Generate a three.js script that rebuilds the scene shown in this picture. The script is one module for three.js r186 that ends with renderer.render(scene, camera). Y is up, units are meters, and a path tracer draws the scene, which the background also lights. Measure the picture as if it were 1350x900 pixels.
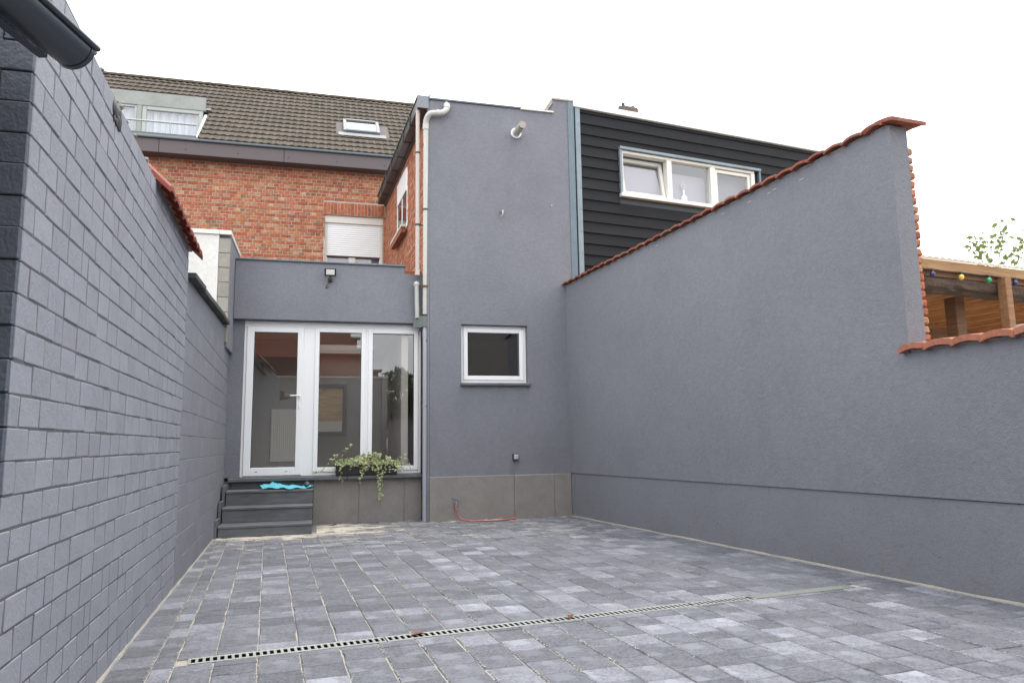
import * as THREE from 'three';
import { mergeGeometries } from 'three/addons/utils/BufferGeometryUtils.js';

/* ---------- camera, sky, sun, exposure ---------- */
const scene = new THREE.Scene();
const camera = new THREE.PerspectiveCamera(50.22, 1024 / 682, 0.05, 400);
{
  const right = new THREE.Vector3(0.9664724, -0.0153511, 0.2563114), up = new THREE.Vector3(-0.0205312, 0.9903950, 0.1367341), back = new THREE.Vector3(-0.2559485, -0.1374121, 0.9568742);
  camera.position.set(-1.565, 1.1, 10.546);
  camera.quaternion.setFromRotationMatrix(new THREE.Matrix4().makeBasis(right, up, back));
  camera.updateMatrixWorld(true);
}
{ // overcast sky: pale, a little brighter overhead
  const w = 64, h = 32, d = new Float32Array(w * h * 4);
  for (let j = 0; j < h; j++) for (let i = 0; i < w; i++) {
    const el = Math.sin(((j + 0.5) / h - 0.5) * Math.PI), k = 1.06 + 0.08 * Math.max(0, el);
    const o = (j * w + i) * 4; d[o] = k * 0.985; d[o + 1] = k; d[o + 2] = k * 1.025; d[o + 3] = 1;
  }
  const t = new THREE.DataTexture(d, w, h, THREE.RGBAFormat, THREE.FloatType);
  t.mapping = THREE.EquirectangularReflectionMapping; t.magFilter = THREE.LinearFilter; t.minFilter = THREE.LinearFilter; t.needsUpdate = true;
  scene.background = t; scene.environment = t;
}
const sun = new THREE.DirectionalLight(0xfff4e6, 0.8);
sun.position.set(3.0, 18, 3.6); sun.target.position.set(0, 1, 2); scene.add(sun, sun.target);
sun.castShadow = true; sun.shadow.radius = 30; sun.shadow.mapSize.set(2048, 2048);
Object.assign(sun.shadow.camera, { left: -16, right: 16, top: 16, bottom: -16, near: 0.5, far: 60 });
const renderer = new THREE.WebGLRenderer({ antialias: true });
renderer.toneMapping = THREE.LinearToneMapping; renderer.toneMappingExposure = 2.45;
renderer.shadowMap.enabled = true; renderer.shadowMap.type = THREE.PCFSoftShadowMap;

/* ---------- helpers ---------- */
function rng(seed) { let s = seed >>> 0; return () => { s = (s + 0x6D2B79F5) | 0; let t = Math.imul(s ^ (s >>> 15), 1 | s); t = (t + Math.imul(t ^ (t >>> 7), 61 | t)) ^ t; return ((t ^ (t >>> 14)) >>> 0) / 4294967296; }; }
const rnd = rng(7), R = (a, b) => a + (b - a) * rnd();
const V = (x, y, z) => new THREE.Vector3(x, y, z);
const rad = d => d * Math.PI / 180;
function hash(x, y, s) { let h = Math.imul(x, 374761393) + Math.imul(y, 668265263) + Math.imul(s, 2147483647 - 40503); h = Math.imul(h ^ (h >>> 13), 1274126177); return ((h ^ (h >>> 16)) >>> 0) / 4294967296; }
function vnoise(x, y, p, s) { // periodic value noise
  const xi = Math.floor(x), yi = Math.floor(y), fx = x - xi, fy = y - yi, m = a => ((a % p) + p) % p;
  const u = fx * fx * (3 - 2 * fx), v = fy * fy * (3 - 2 * fy);
  const a = hash(m(xi), m(yi), s), b = hash(m(xi + 1), m(yi), s), c = hash(m(xi), m(yi + 1), s), d = hash(m(xi + 1), m(yi + 1), s);
  return a + (b - a) * u + (c - a) * v + (a - b - c + d) * u * v;
}
function fbm(u, v, f, oct, s) { let a = 0, w = 0.5, t = 0; for (let i = 0; i < oct; i++) { a += w * vnoise(u * f, v * f, f, s + i); t += w; w *= 0.5; f *= 2; } return a / t; }
function tex(n, fn, metres, srgb) { // fn(u,v) -> [r,g,b] 0..1 or a number; tile covers `metres`
  const d = new Uint8Array(n * n * 4);
  for (let j = 0; j < n; j++) for (let i = 0; i < n; i++) {
    let c = fn(i / n, j / n); if (typeof c === 'number') c = [c, c, c];
    const o = (j * n + i) * 4; for (let k = 0; k < 3; k++) d[o + k] = Math.max(0, Math.min(255, c[k] * 255)); d[o + 3] = 255;
  }
  const t = new THREE.DataTexture(d, n, n, THREE.RGBAFormat); t.wrapS = t.wrapT = THREE.RepeatWrapping;
  t.magFilter = THREE.LinearFilter; t.minFilter = THREE.LinearMipmapLinearFilter; t.generateMipmaps = true;
  t.repeat.set(1 / metres, 1 / metres); if (srgb) t.colorSpace = THREE.SRGBColorSpace; t.needsUpdate = true; return t;
}
const lin = (r, g, b) => new THREE.Color().setRGB(r, g, b);
function mat(c, rough = 0.8, o = {}) { const m = new THREE.MeshStandardMaterial({ roughness: rough, side: THREE.DoubleSide, ...o }); m.color.copy(Array.isArray(c) ? lin(...c) : new THREE.Color(c)); return m; }
function boxUV(g, ou = 0, ov = 0) {
  const p = g.attributes.position, n = g.attributes.normal, uv = new Float32Array(p.count * 2);
  for (let i = 0; i < p.count; i++) {
    const ax = Math.abs(n.getX(i)), ay = Math.abs(n.getY(i)), az = Math.abs(n.getZ(i)); let u, v;
    if (ay >= ax && ay >= az) { u = p.getX(i); v = p.getZ(i); } else if (ax >= az) { u = p.getZ(i); v = p.getY(i); } else { u = p.getX(i); v = p.getY(i); }
    uv[2 * i] = u + ou; uv[2 * i + 1] = v + ov;
  }
  g.setAttribute('uv', new THREE.BufferAttribute(uv, 2)); return g;
}
function flat(pts, idx) { // triangle soup with flat normals
  const a = new Float32Array(idx.length * 3); idx.forEach((k, i) => { a[3 * i] = pts[k][0]; a[3 * i + 1] = pts[k][1]; a[3 * i + 2] = pts[k][2]; });
  const g = new THREE.BufferGeometry(); g.setAttribute('position', new THREE.BufferAttribute(a, 3)); g.computeVertexNormals(); return g;
}
function cbox(w, h, d, c = 0.004, jit = 0, ou = 0, ov = 0) { // box with chamfered edges, centred
  const pts = [], id = {}; const q = [w / 2, h / 2, d / 2]; c = Math.min(c, w / 3, h / 3, d / 3);
  for (const sx of [-1, 1]) for (const sy of [-1, 1]) for (const sz of [-1, 1]) {
    const j = [R(-jit, jit), R(-jit, jit), R(-jit, jit)];
    for (let k = 0; k < 3; k++) { const s = [sx, sy, sz]; id[[sx, sy, sz, k]] = pts.length; pts.push([0, 1, 2].map(i => s[i] * (q[i] - (i === k ? 0 : c)) + j[i])); }
  }
  const f = []; const quad = (a, b, cc, dd) => f.push(a, b, cc, a, cc, dd);
  const I = (s, k) => id[[s[0], s[1], s[2], k]];
  for (let k = 0; k < 3; k++) for (const s of [-1, 1]) {
    const a = (k + 1) % 3, b = (k + 2) % 3, P = (x, y) => { const v = []; v[k] = s; v[a] = x; v[b] = y; return I(v, k); };
    s > 0 ? quad(P(-1, -1), P(1, -1), P(1, 1), P(-1, 1)) : quad(P(-1, -1), P(-1, 1), P(1, 1), P(1, -1));
  }
  for (let k = 0; k < 3; k++) { // edges along axis k
    const a = (k + 1) % 3, b = (k + 2) % 3;
    for (const sa of [-1, 1]) for (const sb of [-1, 1]) {
      const P = (e, face) => { const v = []; v[k] = e; v[a] = sa; v[b] = sb; return I(v, face); };
      sa * sb > 0 ? quad(P(-1, a), P(1, a), P(1, b), P(-1, b)) : quad(P(-1, a), P(-1, b), P(1, b), P(1, a));
      if (0) sb;
    }
  }
  for (const sx of [-1, 1]) for (const sy of [-1, 1]) for (const sz of [-1, 1]) { const s = [sx, sy, sz]; sx * sy * sz > 0 ? f.push(I(s, 0), I(s, 1), I(s, 2)) : f.push(I(s, 0), I(s, 2), I(s, 1)); }
  // fix edge winding where needed: orient every triangle outward
  for (let i = 0; i < f.length; i += 3) {
    const A = pts[f[i]], B = pts[f[i + 1]], C = pts[f[i + 2]];
    const u = [0, 1, 2].map(t => B[t] - A[t]), v = [0, 1, 2].map(t => C[t] - A[t]);
    const n = [u[1] * v[2] - u[2] * v[1], u[2] * v[0] - u[0] * v[2], u[0] * v[1] - u[1] * v[0]];
    if (n[0] * (A[0] + B[0] + C[0]) / q[0] + n[1] * (A[1] + B[1] + C[1]) / q[1] + n[2] * (A[2] + B[2] + C[2]) / q[2] < 0) { const t = f[i + 1]; f[i + 1] = f[i + 2]; f[i + 2] = t; }
  }
  return boxUV(flat(pts, f), ou, ov);
}
// chamfered box by extents, uv in metres from its real place
function bx(x0, x1, y0, y1, z0, z1, c = 0.003) { const g = cbox(x1 - x0, y1 - y0, z1 - z0, c); g.translate((x0 + x1) / 2, (y0 + y1) / 2, (z0 + z1) / 2); return boxUV(g); }
function merge(list) { return list.length === 1 ? list[0] : mergeGeometries(list.map(g => { const k = g.index ? g.toNonIndexed() : g; if (!k.attributes.uv) boxUV(k); for (const n of Object.keys(k.attributes)) if (!['position', 'normal', 'uv', 'color'].includes(n)) k.deleteAttribute(n); return k; }), false); }
function mesh(name, g, m, parent) { const o = new THREE.Mesh(Array.isArray(g) ? merge(g) : g, m); o.name = name; o.castShadow = o.receiveShadow = true; parent.add(o); return o; }
const names = {};
function numbered(n) { names[n] = (names[n] ?? -1) + 1; return names[n] ? n + '_' + String(names[n]).padStart(3, '0') : n; }
function thing(name, label, category, pos = [0, 0, 0], turn = 0, group) { const o = new THREE.Group(); o.name = numbered(name); o.position.set(...pos); o.rotation.y = turn; o.userData = { label, category }; if (group) o.userData.group = group; scene.add(o); return o; }
function one(name, label, category, g, m, group) { const o = mesh(numbered(name), g, m, scene); o.userData = { label, category }; if (group) o.userData.group = group; return o; }
function struct(name, g, m) { const o = g ? mesh(name, g, m, scene) : new THREE.Group(); o.name = name; if (!g) scene.add(o); o.userData = { kind: 'structure' }; return o; }
function tube(pts, r, seg = 40, rs = 10, closed = false) { return boxUV(new THREE.TubeGeometry(new THREE.CatmullRomCurve3(pts.map(p => V(...p)), closed, 'centripetal'), seg, r, rs, closed)); }
function rod(a, b, r, rs = 14, r2 = r) { const A = V(...a), B = V(...b), g = new THREE.CylinderGeometry(r2, r, A.distanceTo(B), rs); g.applyQuaternion(new THREE.Quaternion().setFromUnitVectors(V(0, 1, 0), B.clone().sub(A).normalize())); g.translate((A.x + B.x) / 2, (A.y + B.y) / 2, (A.z + B.z) / 2); return g.toNonIndexed(); }
function extrude(poly, depth, holes = []) { const s = new THREE.Shape(poly.map(p => new THREE.Vector2(...p))); holes.forEach(h => s.holes.push(new THREE.Path(h.map(p => new THREE.Vector2(...p))))); const g = new THREE.ExtrudeGeometry(s, { depth, bevelEnabled: false }); return boxUV(g.index ? g.toNonIndexed() : g); }
const rect = (a, b, c, d) => [[a, c], [b, c], [b, d], [a, d]];
const M4 = (x, y, z, rx = 0, ry = 0, rz = 0) => new THREE.Matrix4().compose(V(x, y, z), new THREE.Quaternion().setFromEuler(new THREE.Euler(rx, ry, rz)), V(1, 1, 1));
// many alike pieces: those showing largest become meshes, the others one joined part
function pieces(parent, name, list, restName, restMat, max = 300) {
  parent.updateWorldMatrix(true, false);
  for (const p of list) {
    const w = V(0, 0, 0).setFromMatrixPosition(p.m).applyMatrix4(parent.matrixWorld), d = w.distanceTo(camera.position), n = w.clone().project(camera);
    p.s = (Math.abs(n.x) < 1.04 && Math.abs(n.y) < 1.04 && n.z < 1 ? 1 : 1e-3) * (p.show ? p.show(w) : 1) / (d * d);
  }
  const sorted = [...list].sort((a, b) => b.s - a.s);
  sorted.slice(0, max).forEach(p => { const o = mesh(name, p.g, p.mat, parent); o.applyMatrix4(p.m); });
  const rest = sorted.slice(max);
  if (rest.length) {
    const gs = rest.map(p => { const g = p.g.clone().applyMatrix4(p.m), n = g.attributes.position.count, c = new Float32Array(n * 3); for (let i = 0; i < n; i++) { c[3 * i] = p.mat.color.r; c[3 * i + 1] = p.mat.color.g; c[3 * i + 2] = p.mat.color.b; } g.setAttribute('color', new THREE.BufferAttribute(c, 3)); return g; });
    const o = mesh(restName, mergeGeometries(gs, false), restMat, parent); o.userData = { kind: 'stuff' };
  }
}

/* ---------- materials ---------- */
const T = {};
T.grainBump = tex(1024, (u, v) => 0.62 * fbm(u, v, 256, 2, 11) + 0.38 * fbm(u, v, 64, 2, 5), 1.6);
T.stuccoCol = tex(512, (u, v) => { const k = 0.84 + 0.20 * (fbm(u, v, 5, 5, 21) - 0.1) * 0.8 + 0.07 * (fbm(u, v, 24, 3, 27) - 0.5) + 0.16 * (fbm(u, v, 170, 2, 33) - 0.5); return [k, k, k]; }, 4.3);
T.paintCol = tex(512, (u, v) => { const s = fbm(u, v, 5, 5, 41), k = 0.87 + 0.14 * s + 0.05 * (fbm(u, v, 90, 2, 43) - 0.5); return [k, k, k * 1.005]; }, 1.3);
T.paintBump = tex(512, (u, v) => 0.6 * fbm(u, v, 24, 4, 51) + 0.4 * fbm(u, v, 110, 2, 52), 0.9);
T.paverCol = tex(1024, (u, v) => {
  const a = fbm(u, v, 9, 4, 61), b = fbm(u, v, 200, 2, 63), c = fbm(u, v, 34, 3, 66); let k = 0.72 + 0.34 * (a - 0.5) + 0.55 * (b - 0.5) + 0.22 * (c - 0.5);
  const e = Math.max(0, fbm(u, v, 13, 5, 69) - 0.6) * 1.9; // lime bloom
  return [k + e, k + e, k * 1.01 + e];
}, 1.9);
T.paverBump = tex(1024, (u, v) => 0.65 * fbm(u, v, 220, 2, 71) + 0.35 * fbm(u, v, 40, 3, 72), 1.4);
T.brickCol = tex(512, (u, v) => { const a = fbm(u, v, 30, 3, 81), b = fbm(u, v, 120, 2, 83), w = Math.max(0, fbm(u, v, 22, 4, 88) - 0.62) * 2.2; const k = 0.72 + 0.5 * (a - 0.5) + 0.4 * (b - 0.5); return [k + w * 0.8, k + w, k + w]; }, 1.1);
T.brickBump = tex(256, (u, v) => fbm(u, v, 60, 3, 91), 0.6);
T.concCol = tex(512, (u, v) => { const a = fbm(u, v, 8, 5, 101), b = fbm(u, v, 128, 2, 103); const k = 0.8 + 0.26 * (a - 0.5) + 0.2 * (b - 0.5); return [k, k, k]; }, 1.2);
T.woodCol = tex(512, (u, v) => { const g = fbm((u * 1) % 1, v, 4, 2, 111), k = 0.74 + 0.36 * (vnoise(u * 6, v * 160, 160, 113) - 0.5) + 0.3 * (g - 0.5) + 0.2 * (vnoise(u * 20, v * 300, 300, 117) - 0.5); return [k, k, k]; }, 1.5);
T.tileCol = tex(512, (u, v) => { const a = fbm(u, v, 14, 5, 121), b = fbm(u, v, 140, 2, 123), m = Math.max(0, fbm(u, v, 20, 4, 127) - 0.6) * 1.4; const k = 0.7 + 0.5 * (a - 0.5) + 0.4 * (b - 0.5); return [k + m * 0.6, k + m, k + m * 0.7]; }, 1.1);
T.slateCol = tex(512, (u, v) => { const a = fbm(u, v, 6, 5, 131), b = vnoise(u * 12, v * 60, 60, 133); const k = 0.75 + 0.5 * (a - 0.5) + 0.25 * (b - 0.5); return [k, k, k]; }, 1.4);
T.splash = tex(1024, (u, v) => { const k = 0.84 + 0.16 * (fbm(u, v, 6, 5, 141) - 0.1) + 0.14 * (fbm(u, v, 200, 2, 143) - 0.5); const n = fbm(u, v, 40, 4, 147) + 0.35 * (fbm(u, v, 9, 3, 149) - 0.5); const d = n > 0.52 + v * 1.6 ? 1 : n > 0.47 + v * 1.3 ? 0.5 : 0; const s2 = fbm(u, v, 70, 3, 151) > 0.77 ? 1 : 0; return [k * (1 - 0.02 * d - 0.12 * s2), k * (1 - 0.035 * d - 0.13 * s2), k * (1 - 0.065 * d - 0.14 * s2)]; }, 2.6);
const M = {
  plinthRender: null,
  stucco: mat([0.192, 0.199, 0.226], 0.9, { map: T.stuccoCol, bumpMap: T.grainBump, bumpScale: 0.0045 }),
  stuccoSmooth: mat([0.192, 0.199, 0.226], 0.85, { map: T.stuccoCol, bumpMap: T.paintBump, bumpScale: 0.002 }),
  white: mat([0.78, 0.79, 0.80], 0.32), offwhite: mat([0.66, 0.65, 0.60], 0.5), cream: mat([0.60, 0.57, 0.52], 0.5),
  gasket: mat([0.015, 0.015, 0.016], 0.6), black: mat([0.012, 0.012, 0.013], 0.45),
  glass: new THREE.MeshPhysicalMaterial({ color: 0xffffff, roughness: 0.0, transmission: 1, thickness: 0, ior: 2.1, side: THREE.DoubleSide }),
  plinthTile: mat([0.27, 0.25, 0.235], 0.75, { map: T.concCol }),
  bluestone: mat([0.14, 0.149, 0.164], 0.55, { map: T.slateCol }), bluestoneDark: mat([0.075, 0.083, 0.098], 0.5, { map: T.slateCol }),
  zinc: mat([0.15, 0.2, 0.235], 0.5, { metalness: 0.25, map: T.concCol }), zincLight: mat([0.24, 0.29, 0.32], 0.5, { metalness: 0.2, map: T.concCol }), zincDark: mat([0.09, 0.12, 0.14], 0.5),
  pipeWhite: mat([0.62, 0.61, 0.56], 0.45, { map: T.concCol }), pipeBeige: mat([0.62, 0.53, 0.48], 0.45, { map: T.concCol }), pipeGrey: mat([0.36, 0.38, 0.43], 0.45),
  bracket: mat([0.06, 0.05, 0.045], 0.6), rust: mat([0.22, 0.09, 0.04], 0.9, { map: T.tileCol }),
  conc: mat([0.36, 0.34, 0.30], 0.95, { map: T.concCol, bumpMap: T.grainBump, bumpScale: 0.003 }),
  renderWhite: mat([0.72, 0.71, 0.68], 0.95, { map: T.stuccoCol, bumpMap: T.grainBump, bumpScale: 0.004 }),
  mortar: mat([0.50, 0.43, 0.35], 0.95, { map: T.concCol }), mortarGrey: mat([0.37, 0.35, 0.315], 0.95, { map: T.concCol }),
  sand: mat([0.46, 0.43, 0.38], 1, { map: T.concCol }),
  fascia: mat([0.095, 0.076, 0.08], 0.55), gutterDark: mat([0.035, 0.036, 0.038], 0.35), anthracite: mat([0.034, 0.043, 0.056], 0.3),
  board: mat([0.0145, 0.0155, 0.019], 0.95, { map: T.woodCol }),
  galv: mat([0.46, 0.48, 0.46], 0.5, { metalness: 0.4, map: T.concCol }),
  roomWall: mat([0.36, 0.34, 0.31], 0.9), roomFloor: mat([0.22, 0.2, 0.18], 0.4), roomDark: mat([0.06, 0.06, 0.065], 0.8),
  orangeWood: mat([0.55, 0.25, 0.095], 0.75, { map: T.woodCol }), brownWood: mat([0.2, 0.1, 0.05], 0.8, { map: T.woodCol }), log: mat([0.13, 0.085, 0.062], 0.9, { map: T.woodCol, bumpMap: T.paintBump, bumpScale: 0.02 }),
};
M.plinthRender = mat([0.192, 0.199, 0.226], 0.88, { map: T.splash, bumpMap: T.grainBump, bumpScale: 0.003 });
function variants(list, rough, o) { return list.map(c => mat(c, rough, o)); }
const paintMats = variants([[0.237, 0.246, 0.28], [0.251, 0.26, 0.293], [0.228, 0.239, 0.272], [0.243, 0.254, 0.289]], 0.62, { map: T.paintCol, bumpMap: T.paintBump, bumpScale: 0.003 });
const paintRest = mat([1, 1, 1], 0.62, { map: T.paintCol, bumpMap: T.paintBump, bumpScale: 0.003, vertexColors: true });
const darkTones = variants([[0.075, 0.088, 0.115], [0.082, 0.096, 0.125]], 0.6, { map: T.paintCol, bumpMap: T.paintBump, bumpScale: 0.004 });  // carport tones, darker than the yard side bricks
const brickMats = variants([[0.464, 0.141, 0.071], [0.507, 0.171, 0.081], [0.411, 0.123, 0.067], [0.533, 0.215, 0.1], [0.481, 0.163, 0.089], [0.368, 0.127, 0.074], [0.496, 0.239, 0.134], [0.536, 0.311, 0.174], [0.334, 0.184, 0.107], [0.519, 0.263, 0.16]], 0.92, { map: T.brickCol, bumpMap: T.brickBump, bumpScale: 0.004 });
const brickRest = mat([1, 1, 1], 0.92, { map: T.brickCol, vertexColors: true });
const paverMats = variants([[0.144, 0.151, 0.172], [0.165, 0.174, 0.199], [0.19, 0.199, 0.226], [0.22, 0.23, 0.263], [0.266, 0.278, 0.318], [0.165, 0.172, 0.197], [0.19, 0.199, 0.226], [0.309, 0.323, 0.368]], 0.82, { map: T.paverCol, bumpMap: T.paverBump, bumpScale: 0.0035 });
const paverRest = mat([1, 1, 1], 0.82, { map: T.paverCol, bumpMap: T.paverBump, bumpScale: 0.0035, vertexColors: true });
const pick = (a, w) => { let t = R(0, w.reduce((x, y) => x + y, 0)), i = 0; while ((t -= w[i]) > 0 && i < a.length - 1) i++; return a[i]; };

/* ---------- ground and paved yard ---------- */
struct('ground', boxUV(new THREE.PlaneGeometry(320, 320).rotateX(-Math.PI / 2).translate(0, -0.22, 0).toNonIndexed()), mat([0.14, 0.13, 0.11], 1, { map: T.concCol }));
struct('added_bounce_plane', boxUV(new THREE.PlaneGeometry(12, 16).rotateX(-Math.PI / 2).translate(9.3, -0.02, 1.5).toNonIndexed()), mat([0.42, 0.38, 0.33], 0.9, { map: T.concCol }));  // unseen pale plane added to bounce light up under the pergola
const yard = struct('paved_yard');
const yPhi = rad(3.5); yard.rotation.y = yPhi;
{
  const toL = (x, z) => [x * Math.cos(yPhi) - z * Math.sin(yPhi), x * Math.sin(yPhi) + z * Math.cos(yPhi)];
  // clip helpers (local x,z)
  const clip = (poly, px, pz, nx, nz) => { const out = []; for (let i = 0; i < poly.length; i++) { const a = poly[i], c = poly[(i + 1) % poly.length], da = (a[0] - px) * nx + (a[1] - pz) * nz, dc = (c[0] - px) * nx + (c[1] - pz) * nz; if (da >= 0) out.push(a); if (da * dc < 0) { const t = da / (da - dc); out.push([a[0] + (c[0] - a[0]) * t, a[1] + (c[1] - a[1]) * t]); } } return out; };
  const line = (x0, z0, x1, z1) => { const a = toL(x0, z0), b2 = toL(x1, z1), l = Math.hypot(b2[0] - a[0], b2[1] - a[1]); return { p: a, t: [(b2[0] - a[0]) / l, (b2[1] - a[1]) / l], l }; };
  const dr = line(-2.19, 6.272, 2.33, 5.74), hw = 0.058;
  const dn = [-dr.t[1], dr.t[0]]; // toward camera
  const wl = line(-2.55, 6.51, -2.747, 0.989), wr = line(2.135, 0, 2.88, 6.651);
  const area = p => { let a = 0; p.forEach((q, i) => { const r = p[(i + 1) % p.length]; a += q[0] * r[1] - r[0] * q[1]; }); return a / 2; };
  { // sand bed, left open over the drainage channel
    const q = [[-3.1, -0.4], [2.9, -0.4], [4.0, 14], [-2.4, 14]].map(([x, z]) => toL(x, z)), o = k => [dr.p[0] + dr.t[0] * k, dr.p[1] + dr.t[1] * k], e = o(dr.l);
    const mid = clip(clip(q, dr.p[0] + dn[0] * hw, dr.p[1] + dn[1] * hw, -dn[0], -dn[1]), dr.p[0] - dn[0] * hw, dr.p[1] - dn[1] * hw, dn[0], dn[1]);
    const polys = [clip(q, dr.p[0] + dn[0] * hw, dr.p[1] + dn[1] * hw, dn[0], dn[1]), clip(q, dr.p[0] - dn[0] * hw, dr.p[1] - dn[1] * hw, -dn[0], -dn[1]), clip(mid, dr.p[0], dr.p[1], -dr.t[0], -dr.t[1]), clip(mid, e[0], e[1], dr.t[0], dr.t[1])];
    const gs = polys.map(p => { const f = []; for (let i = 1; i < p.length - 1; i++) f.push(0, i, i + 1); return boxUV(flat(p.map(([x, z]) => [x, -0.007, z]), f)); });
    mesh('sand_bed', gs, M.sand, yard);
  }
  function prism(poly) { // cut paver: top face with chamfered rim and sides
    let P = area(poly) < 0 ? [...poly].reverse() : poly; const cx = P.reduce((s, p) => s + p[0], 0) / P.length, cz = P.reduce((s, p) => s + p[1], 0) / P.length;
    const pts = [], f = [], n = P.length; for (const [x, z] of P) { const l = Math.hypot(x - cx, z - cz), k = Math.max(0.3, 1 - 0.007 / l); pts.push([(x - cx) * k, 0.05, (z - cz) * k]); pts.push([x - cx, 0.045, z - cz]); pts.push([x - cx, 0, z - cz]); }
    for (let i = 0; i < n; i++) { const a = 3 * i, c = 3 * ((i + 1) % n); if (i > 1) f.push(0, 3 * i, 3 * (i - 1)); for (let k = 0; k < 2; k++) f.push(a + k, c + k, c + k + 1, a + k, c + k + 1, a + k + 1); }
    return { g: boxUV(flat(pts, f), R(0, 2), R(0, 2)), cx, cz };
  }
  const gap = 0.0045, shapes = {};
  const shared = (w, l) => { const k = w.toFixed(3) + '_' + l.toFixed(3); if (!shapes[k]) shapes[k] = [0, 1, 2, 3, 4, 5, 6, 7].map(() => { const a = (w - gap) / 2, b = (l - 0.0036) / 2, j = () => R(-0.0026, 0.0012), q = [[-a, -b], [R(-0.3, 0.3) * a, -b], [a, -b], [a, R(-0.3, 0.3) * b], [a, b], [R(-0.3, 0.3) * a, b], [-a, b], [-a, R(-0.3, 0.3) * b]].map(([x, z]) => [x + Math.sign(x) * j(), z + Math.sign(z) * j()]); return prism(q).g; }); return shapes[k][Math.floor(R(0, 8))]; };
  const list = [], W = [8, 14, 14, 9, 6, 7, 6, 2.2];
  const steps0 = [toL(-2.75, 0.86), toL(-1.6, 0.86)];
  function put(x0, x1, z0, z1) {
    const q = [[x0 + gap / 2, z0 + gap / 2], [x1 - gap / 2, z0 + gap / 2], [x1 - gap / 2, z1 - gap / 2], [x0 + gap / 2, z1 - gap / 2]];
    let p = clip(q, wl.p[0] - 0.0, wl.p[1], -wl.t[1], wl.t[0]); // yard side of the left wall
    if (p.length < 3) return; p = clip(p, wr.p[0], wr.p[1], -wr.t[1], wr.t[0]); if (p.length < 3) return;
    const al = p.map(c => (c[0] - dr.p[0]) * dr.t[0] + (c[1] - dr.p[1]) * dr.t[1]);
    let parts = [p];
    if (Math.max(...al) > 0 && Math.min(...al) < dr.l) parts = [clip(p, dr.p[0] + dn[0] * hw, dr.p[1] + dn[1] * hw, dn[0], dn[1]), clip(p, dr.p[0] - dn[0] * hw, dr.p[1] - dn[1] * hw, -dn[0], -dn[1])];
    const mt = pick(paverMats, W);
    for (const c of parts) {
      if (c.length < 3 || Math.abs(area(c)) < 0.0006) continue;
      const y = R(-0.0015, 0.0015), tx = R(-0.006, 0.006), tz = R(-0.006, 0.006);
      if (Math.abs(Math.abs(area(c)) - (x1 - x0 - gap) * (z1 - z0 - gap)) < 1e-6) list.push({ g: shared(x1 - x0, z1 - z0), mat: mt, m: M4((x0 + x1) / 2, -0.05 + y, (z0 + z1) / 2, tx, 0, tz) });
      else { const k = prism(c); list.push({ g: k.g, mat: mt, m: M4(k.cx, -0.05 + y, k.cz) }); }
    }
  }
  const cols = [[-3.0, -2.735], [-2.735, -2.63], [-2.63, -2.44]]; for (let k = 0; k < 27; k++) cols.push([-2.44 + 0.213 * k, -2.227 + 0.213 * k]);
  cols.forEach(([a, c], i) => { let z = -0.9 - R(0, 0.22); while (z < 11.2) { let l = i === 1 ? 0.215 : pick([0.213, 0.16, 0.213, 0.2], [6, 4, 3, 2]); put(a, c, z, z + l); z += l; } });
  pieces(yard, 'paver', list.map(p => ({ ...p, show: w => (w.x < -1.5 && w.z < 0.95) || w.z < 0.1 ? 0.3 : 1 })), 'paver_field', paverRest, 300);
  const kerb = (x0, z0, x1, z1, w) => { const a = toL(x0, z0), c = toL(x1, z1), pts = [], f = [], n = 60; for (let i = 0; i <= n; i++) { const t = i / n, x = a[0] + (c[0] - a[0]) * t, z = a[1] + (c[1] - a[1]) * t, s = w * R(0.6, 1.25); pts.push([x - Math.sign(w) * 0.01, 0.016 + R(-0.004, 0.004), z], [x + s * 0.5, 0.009 + R(-0.002, 0.003), z], [x + s, -0.003, z]); if (i) { const o = 3 * (i - 1); for (let k = 0; k < 2; k++) f.push(o + k, o + k + 1, o + k + 4, o + k, o + k + 4, o + k + 3); } } return boxUV(flat(pts, f)); };
  mesh('mortar_fillet', kerb(-2.7565, 0.75, -2.425, 10.1, 0.017), M.mortarGrey, yard); mesh('mortar_fillet', kerb(2.13, 0.0, 3.25, 10, -0.009), M.mortarGrey, yard);
}
// drainage channel
{
  const a = Math.atan2(0.532, 4.52), d = thing('drainage_channel', 'galvanised slotted drainage channel set flush across the paving', 'drain', [-2.19, 0, 6.272], a);
  mesh('trough', [bx(0, 4.54, -0.14, -0.1, -0.05, 0.05), bx(0, 4.54, -0.1, -0.004, -0.056, -0.051, 0.001), bx(0, 4.54, -0.1, -0.004, 0.051, 0.056, 0.001)], M.black, d);
  const lens = [[0, 1.03], [1.036, 2.08], [2.086, 3.13], [3.136, 3.62]];
  lens.forEach(([s, e], i) => { const g = [bx(s, e, -0.003, 0.002, -0.054, -0.038, 0.001), bx(s, e, -0.003, 0.002, 0.038, 0.054, 0.001), bx(s, s + 0.014, -0.003, 0.0015, -0.038, 0.038, 0.001), bx(e - 0.008, e, -0.003, 0.0015, -0.038, 0.038, 0.001)]; for (let x = s + 0.034; x < e - 0.025; x += 0.0355) g.push(bx(x, x + 0.0155, -0.003, 0.0015, -0.038, 0.038, 0.001)); mesh('grate', g, M.galv, d); });
  const c = mesh('cement_cap', bx(3.626, 4.53, -0.02, 0.003, -0.05, 0.05, 0.002), mat([0.22, 0.23, 0.215], 0.95, { map: T.concCol }), d); c.userData.label = 'pale cement filled end of the channel';
}

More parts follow.
